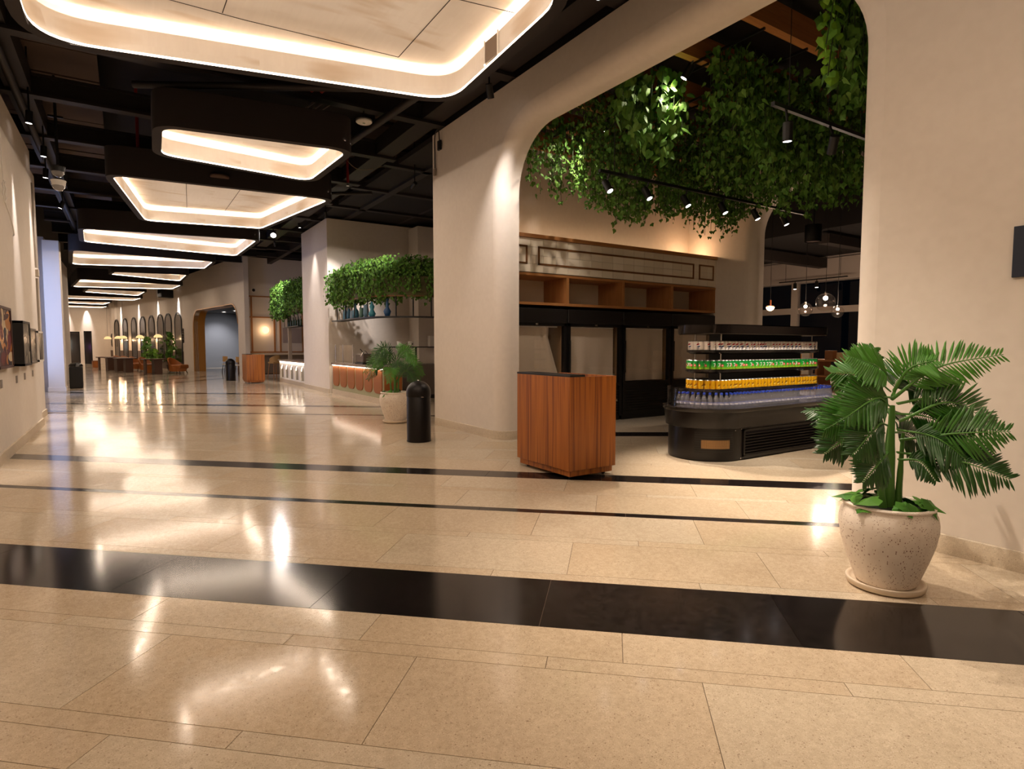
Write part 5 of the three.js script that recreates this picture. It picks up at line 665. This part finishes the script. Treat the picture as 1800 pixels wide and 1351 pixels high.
{ // end wall with arched doors
  const arch = (x0, x1, top) => { const c = -(x0 + x1) / 2, hw = Math.abs(x1 - x0) / 2, p = [[c + hw, 0]]; for (let i = 0; i <= 10; i++) { const a = i / 10 * Math.PI; p.push([c + hw * Math.cos(a), top - 0.35 + 0.35 * Math.sin(a)]); } p.push([c - hw, 0]); return p; };
  const s = poly([[-9, 0], [3.05 - 0.05, 0], [3.0, 0], ...arch(-3.05, -4.3, 2.7).reverse().slice(0), [4.3, 0], [9, 0], [9, 5.4], [-9, 5.4]].map(([x, y]) => [-x, y]).map(([x, y]) => [x, y]));
  struct('wall_end', uvm(merge([bb(-9, -4.5, 0, 5.4, -56, -56.3), bb(-3.0, -2.75, 0, 5.4, -56, -56.3), bb(-2.25, 4, 0, 5.4, -56, -56.3), bb(-4.5, -3.0, 2.5, 5.4, -56, -56.3), bb(-2.75, -2.25, 2.55, 5.4, -56, -56.3)])), plaster);
  struct('wall_end_dark', bb(-9, 4, 0, 5.4, -58.5, -58.7), M(0x6a5c52, 0.8)); struct('wall_end_ledge', bb(-0.9, 0.6, 0, 5.2, -54.6, -56), plaster);
  const d = structGroup('door_1'); mesh('frame', merge([bb(-4.5, -4.42, 0, 2.5, -56.15, -56.05), bb(-3.08, -3.0, 0, 2.5, -56.15, -56.05), bb(-3.8, -3.72, 0, 2.5, -56.15, -56.05), bb(-4.5, -3, 2.42, 2.5, -56.15, -56.05)]), black, d); mesh('pane', bb(-4.42, -3.8, 0, 2.42, -56.11, -56.1), glass, d); mesh('pane', bb(-3.72, -3.08, 0, 2.42, -56.11, -56.1), glass, d);
  const d2 = structGroup('door_2'); mesh('frame', merge([bb(-2.75, -2.68, 0, 2.55, -56.15, -56.05), bb(-2.32, -2.25, 0, 2.55, -56.15, -56.05)]), black, d2); mesh('pane', bb(-2.68, -2.32, 0, 2.55, -56.11, -56.1), glass, d2);
  const l = thing('glowing_sign', 'bright lit panel glowing behind the far glass doors', 'sign', [-4.05, 1.2, -58.4]); mesh('panel', bb(-0.2, 0.2, -0.1, 0.7, 0, 0.06), glow(new THREE.Color(0.75, 0.95, 1), 5), l);
  const p = thing('glowing_sign', 'small purple light behind the narrow far door', 'sign', [-2.3, 1.3, -58.3]); mesh('panel', bb(-0.1, 0.1, -0.1, 0.15, 0, 0.05), glow(new THREE.Color(0.6, 0.25, 1), 4), p);
  for (const x of [-3.75, -2.5]) canLight('wall_washer', 'narrow wall washer over the far end doors', 'washers over the end doors', [x, 4.9, -55.7], [x, 3, -55.98], 90, 13, { hang: 0, pen: 0.9 });
  const f = thing('framed_picture', 'narrow framed picture on the far wall near the end doors', 'picture', [-0.95, 1.85, -54.9], -Math.PI / 2); mesh('frame', rbox(0.5, 1.0, 0.05, 0, 0, 0, 0.01), black, f); mesh('print', bb(-0.2, 0.2, -0.45, 0.45, 0.026, 0.03), ivory, f); mesh('figure', tube([[0.1, 0.4, 0.035], [-0.12, 0.1, 0.035], [0.1, -0.1, 0.035], [-0.1, -0.4, 0.035]], 0.03), black, f);
  const sp = thing('speaker_box', 'black speaker box hanging by the seating wall', 'speaker', [1.9, 4.3, -38.3], 0.5); mesh('cabinet', rbox(0.7, 0.45, 0.4, 0, 0, 0, 0.05), black, sp); mesh('hanger', cyl(0.02, 0.02, 0.9, 0, 0.2, 0, 8), black, sp);
  const cam = thing('wall_camera', 'white wall camera above the brown batten frames', 'camera', [4.95, 3.95, -29.38]); mesh('mount', cyl(0.09, 0.09, 0.05, 0, 0, 0, 16).rotateX(Math.PI / 2), white, cam); mesh('dome', new THREE.SphereGeometry(0.07, 14, 10).translate(0, 0, 0.05), black, cam);
  // floodlight and corridor cans
  canLight('flood_light', 'bright bare flood light under the ceiling by the stalls', null, [3.9, 4.8, -19.5], [2.4, 0.4, -12.5], 16, 40, { r: 0.09, len: 0.12, lens: glow(COOL, 30), hang: 6.2 });
}
// ================================================================== CORRIDOR SPOTS
canLight('pendant_spotlight', 'black pendant spotlight hanging close to the arch pier', null, [4.12, 4.64, -6.85], [4.82, 3.1, -7.38], 18, 28, { hang: 6.2, pen: 1 });
canLight('pendant_spotlight', 'black pendant spotlight behind the arch pier, beside the stall', null, [5.2, 4.75, -11.9], [5.05, 2.6, -17.0], 70, 20, { hang: 6.2, pen: 1 });
canLight('pendant_spotlight', 'black pendant spotlight above the first ivy planter', null, [4.7, 4.9, -16.6], [5.0, 3.2, -17.2], 40, 30, { hang: 6.2 });
canLight('pendant_spotlight', 'black pendant spotlight above the far ivy planter', null, [4.5, 4.9, -22.2], [5.0, 3.4, -23.2], 70, 30, { hang: 6.2 });
canLight('pendant_spotlight', 'black pendant spotlight over the stall pier corner', null, [4.55, 5.0, -18.9], [5.0, 2.0, -19.1], 22, 24, { hang: 6.2 });
for (const z of [-8.1, -11.2, -13.0, -14.6, -17.6]) canLight('wall_grazer', 'black can spotlight grazing the picture wall from above', 'grazers above the picture wall', [z < -14 ? -1.2 : -1.08, 4.62, z], [z < -15 ? -2.3 : z < -13.2 ? -1.42 : -1.28, 1.8, z - 0.1], 50, 12, { hang: 6.2, pen: 1 });
for (const [x, z, ax, az, cd] of [[2.0, -2.9, 3.3, -1.9, 34], [3.75, -4.3, 3.7, -2.2, 42]]) canLight('pendant_spotlight', 'black pendant spotlight beside the huge light raft, aimed at the potted palm', 'spotlights aimed at the potted palm', [x, 4.6, z], [ax, 0, az], cd, 30, { hang: 6.2, color: PALE });
canLight('pendant_spotlight', 'small lit spotlight half hidden in the ivy under the timber beams', null, [5.75, 4.62, -5.05], [5.3, 3.5, -5.6], 6, 60, { mount: [5.75, 4.8, -4.9], pen: 1, color: PALE });
canLight('pendant_spotlight', 'added spotlight deep in the ivy to brighten the shop back wall leaves', null, [6.0, 4.55, -6.75], [5.6, 3.6, -7.4], 12, 55, { mount: [6.0, 4.8, -6.7], pen: 1, color: PALE });  // unseen extra lamp, added to brighten the ivy by the back wall
// ================================================================== LEFT WALL
{
  const pic = (label, z0, z1, y0, y1, depth, fm, draw, size = [128, 128]) => { const o = thing('framed_picture', label, 'picture', [-1.3, 0, 0]); mesh('frame', merge([bb(0, depth, y0, y0 + 0.03, z0, z1), bb(0, depth, y1 - 0.03, y1, z0, z1), bb(0, depth, y0, y1, z0, z0 - 0.03), bb(0, depth, y0, y1, z1 + 0.03, z1), bb(0, 0.01, y0, y1, z0, z1)]), fm, o); const g = new THREE.PlaneGeometry(z0 - z1 - 0.06, y1 - y0 - 0.06).rotateY(Math.PI / 2).translate(depth - 0.01, (y0 + y1) / 2, (z0 + z1) / 2); mesh('print', g, M(0xffffff, 0.25, 0, { map: canvasTex(...size, draw) }), o); const c = tag(mesh('caption_plate', bb(-1.3, -1.292, y0 - 0.24, y0 - 0.14, (z0 + z1) / 2 - 0.06, (z0 + z1) / 2 + 0.06), M(0x8a8078, 0.6)), 'small grey caption plate under the ' + label.split(' on ')[0], 'caption'); };
  const blobs = (base, cols, n) => (c, w, h) => { c.fillStyle = base; c.fillRect(0, 0, w, h); for (let i = 0; i < n; i++) { c.fillStyle = cols[i % cols.length]; c.beginPath(); c.ellipse(rnd() * w, rnd() * h, 4 + rnd() * 18, 8 + rnd() * 30, rnd() * 3, 0, 7); c.fill(); } };
  pic('dark red abstract painting on the picture wall', -8.9, -9.9, 1.13, 1.88, 0.07, M(0x4a2a20, 0.5), blobs('#2a1210', ['#7c1f18', '#c0803c', '#1c1a2a', '#e0c8a0', '#4a1a14'], 60)); pic('deep black box frame on the picture wall', -10.25, -10.95, 1.13, 1.74, 0.14, black, blobs('#8c8478', ['#6d675e', '#a39a8c', '#5a544c'], 24)); pic('grey box frame on the picture wall next to the black one', -11.05, -11.7, 1.14, 1.66, 0.13, M(0x6b6259, 0.5), blobs('#9a9184', ['#857c70', '#b0a698'], 16)); pic('white box frame on the picture wall, last of the row', -11.95, -12.6, 1.15, 1.64, 0.13, white, blobs('#3a3632', ['#55504a', '#7c756c'], 20));
  const k = thing('cable_coil', 'white cable coil hanging on the picture wall', 'cable', [-1.28, 3.42, -10.25]); mesh('coil', merge([tube([...Array(14)].map((_, i) => [0.01 * (i % 2), 0.14 * Math.cos(i / 2.17), 0.1 * Math.sin(i / 2.17)]), 0.008, 60, 6)]), white, k); mesh('loose_end', tube([[0, -0.13, -0.05], [0.02, -0.3, -0.3], [0.02, -0.48, -0.5], [0.02, -0.5, -0.42]], 0.009), white, k); mesh('lead', tube([[0, 0.14, 0.02], [0, 0.5, 0.06], [0, 1.1, 0.05]], 0.005), white, k);
  const c = thing('wall_conduit', 'pale cable conduit with boxes running down the wall pilaster', 'conduit', [-1.43, 0, -14.6]); mesh('pipe', merge([cyl(0.02, 0.02, 1.6, 0.02, 2.9, 0, 8), cyl(0.02, 0.02, 1.25, 0.02, 1.45, 0, 8)]), M(0x9b8f80, 0.6), c); mesh('box', rbox(0.06, 0.14, 0.14, 0.03, 2.8, 0, 0.01), M(0xb5a794, 0.6), c); mesh('box', rbox(0.06, 0.14, 0.14, 0.03, 1.38, 0, 0.01), M(0x8c8072, 0.6), c);
  // lit blue panel on the recessed wall before the pillar
  const blue = new THREE.Color().setRGB(0.35, 0.5, 1.0), s = thing('blue_light_panel', 'tall glowing blue panel on the recessed wall before the pillar', 'light panel', [-2.39, 0, -21.6]); mesh('housing', bb(0, 0.05, 0.4, 4.2, -1.0, 1.0), black, s); mesh('panel', bb(0.05, 0.06, 0.44, 4.16, -0.96, 0.96), glow(blue, 1.2), s); rect(0.07, 2.3, 0, 1.9, 3.7, blue, 3, [5, 2.3, -21.6], s).rotation.set(0, -Math.PI / 2, 0);
  // wall sign at the right edge
  const w = thing('wall_sign', 'dark blue wall sign on the bare wall beyond the palm', 'sign', [4.6, 0, -1.2]); mesh('panel', rbox(0.02, 0.31, 0.42, -0.012, 1.975, 0.0, 0.004), M(0x1b2436, 0.35), w);
}
// ================================================================== DINING HALL BEYOND THE SHOP
{
  struct('wall_hall_side', uvm(merge([bb(10.83, 19, 0, 5.2, -18, -18.3), bb(10.5, 10.8, 0, 5.2, -9.0, -18)])), plaster);
  const w = structGroup('window_1'), fm = M(0xbfb2a6, 0.6), X = 17; mesh('fascia', bb(X - 0.1, X + 0.3, 3.28, 3.9, -18, 4.5), M(0xbfb3ab, 0.8), w); mesh('upper_wall', bb(X, X + 0.3, 3.9, 5.2, -18, 4.5), M(0xbfb3ab, 0.8), w); mesh('sill_wall', bb(X, X + 0.3, 0, 0.5, -18, 4.5), fm, w);
  for (let z = -16.45; z < 4; z += 3) mesh('mullion', bb(X - 0.05, X + 0.1, 0.5, 3.28, z - 0.1, z + 0.1), fm, w); mesh('transom', bb(X - 0.04, X + 0.08, 2.36, 2.54, -18, 4.5), fm, w); for (let z = -17.95; z < 4; z += 3) for (const [a, b] of [[0.5, 2.36], [2.54, 3.28]]) mesh('pane', bb(X + 0.02, X + 0.03, a, b, z + 0.1, z + 1.4), glass, w); for (let z = -16.35; z < 4; z += 3) for (const [a, b] of [[0.5, 2.36], [2.54, 3.28]]) mesh('pane', bb(X + 0.02, X + 0.03, a, b, z, z + 1.3), glass, w);
  const globe = (p, r, label, long) => { const o = thing('globe_pendant', label, 'pendant lamp', p); mesh('globe', new THREE.SphereGeometry(r, 28, 18), P(0xf2ece8, 0.02, { transmission: 1, thickness: 0, ior: 1.75 }), o); mesh('bulb', new THREE.SphereGeometry(r * 0.24, 10, 6).translate(0, r * 0.45, 0), glow(SOFT, 30), o); mesh('bulb_holder', cyl(0.02, 0.02, r * 0.5, 0, r * 0.62, 0, 10), chrome, o); mesh('cord', cyl(0.005, 0.005, long, 0, r, 0, 6), black, o); const l = new THREE.PointLight(SOFT, 3, 0, 2); l.position.set(0, r * 0.45, 0); l.castShadow = true; o.add(l); };
  globe([12.5, 2.33, -7.0], 0.195, 'largest clear globe pendant in the dark hall beyond the shop', 2.68); globe([12.5, 2.2, -7.44], 0.145, 'middle sized clear globe pendant beside the largest globe', 2.86); globe([12.9, 2.14, -6.95], 0.125, 'smallest clear globe pendant tucked beside the largest globe', 2.94);
  const h = thing('cup_pendant', 'copper topped pendant with glowing half globe beyond the shop pier', 'pendant lamp', [12.5, 2.3, -8.29]); mesh('bulb', new THREE.SphereGeometry(0.09, 12, 6, 0, 7, Math.PI / 2, Math.PI / 2), gWarmHot, h); mesh('cap', merge([cyl(0.085, 0.02, 0.02, 0, 0.02, 0), cyl(0.025, 0.025, 0.12, 0, 0.04, 0)]), M(0x8a4a28, 0.3, 0.8), h); mesh('cord', cyl(0.005, 0.005, 2.8, 0, 0.15, 0, 6), black, h); const hl = new THREE.PointLight(WARM, 3, 0, 2); hl.position.set(0, -0.04, 0); h.add(hl);
  const t = thing('light_track', 'black light track before the hall window band', 'light track', [16.4, 0, 0]); mesh('rail', bb(-0.02, 0.02, 3.27, 3.3, -10.6, -8.6), black, t); for (const z of [-10.4, -8.8]) mesh('hanger', cyl(0.006, 0.006, 0.69, 0, 3.3, z, 6), black, t);
  for (const z of [-10.1, -9.45]) canLight('track_spotlight', 'small lit spotlight on the hall window track', 'hall track spotlights', [16.4, 3.05, z], [16.0, 0, z + 0.3], 22, 35, { mount: [16.4, 3.28, z] });
  const d = thing('drum_pendant', 'dark unlit drum shaped spotlight under the hall ceiling', 'spotlight', [12.4, 3.62, -7.26]); mesh('drum', lathe([[0.15, 0], [0.165, 0.0], [0.165, 0.36], [0, 0.38]], 24), black, d); mesh('lens', cyl(0.15, 0.15, 0.01, 0, 0.02, 0, 20), M(0x5a4a44, 0.5), d); mesh('yoke', rod([0, 0.36, 0], [0, 1.58, 0], 0.02), black, d);
  for (let k = 0; k < 5; k++) tag(mesh('hall_duct', bb(13.2, 16.9, 3.7 - (k % 2) * 0.06, 3.9, -16 + k * 2.1, -15.75 + k * 2.1), M(0x2c231f, 0.7)), 'dark duct crossing the ceiling of the hall beyond the shop', 'duct', 'dark ceiling ducts of the hall');
  // goods rack with boxes
  const r = thing('goods_rack', 'wooden goods rack with small packets behind the drinks cooler', 'rack', [11.6, 0, -6.5]); mesh('top_board', uvm(bb(-0.25, 0.25, 1.1, 1.14, -0.9, 0.9)), oak, r); for (const y of [0.2, 0.5, 0.8]) mesh('shelf_board', uvm(bb(-0.25, 0.25, y, y + 0.03, -0.9, 0.9)), oak, r); for (const z of [-0.88, 0, 0.88]) mesh('upright', uvm(bb(-0.25, 0.25, 0, 1.1, z - 0.02, z + 0.02)), oak, r);
  for (const y of [0.23, 0.53, 0.83, 1.14]) for (let k = 0; k < 6; k++) { const m = tag(mesh('packet', rbox(0.16, rr(0.1, 0.2), 0.16, 0, 0, 0, 0.01), M([0xd8c4a0, 0xb98f5c, 0xe6dccb, 0x8c5a34, 0xc9a878][k % 5], 0.7)), 'small pale packet on the wooden goods rack', 'packet', 'packets on the goods rack'); m.geometry.computeBoundingBox(); m.position.set(11.45, y - m.geometry.boundingBox.min.y, [-7.2, -6.97, -6.74, -6.27, -6.04, -5.81][k]); }
}

renderer.render(scene, camera);
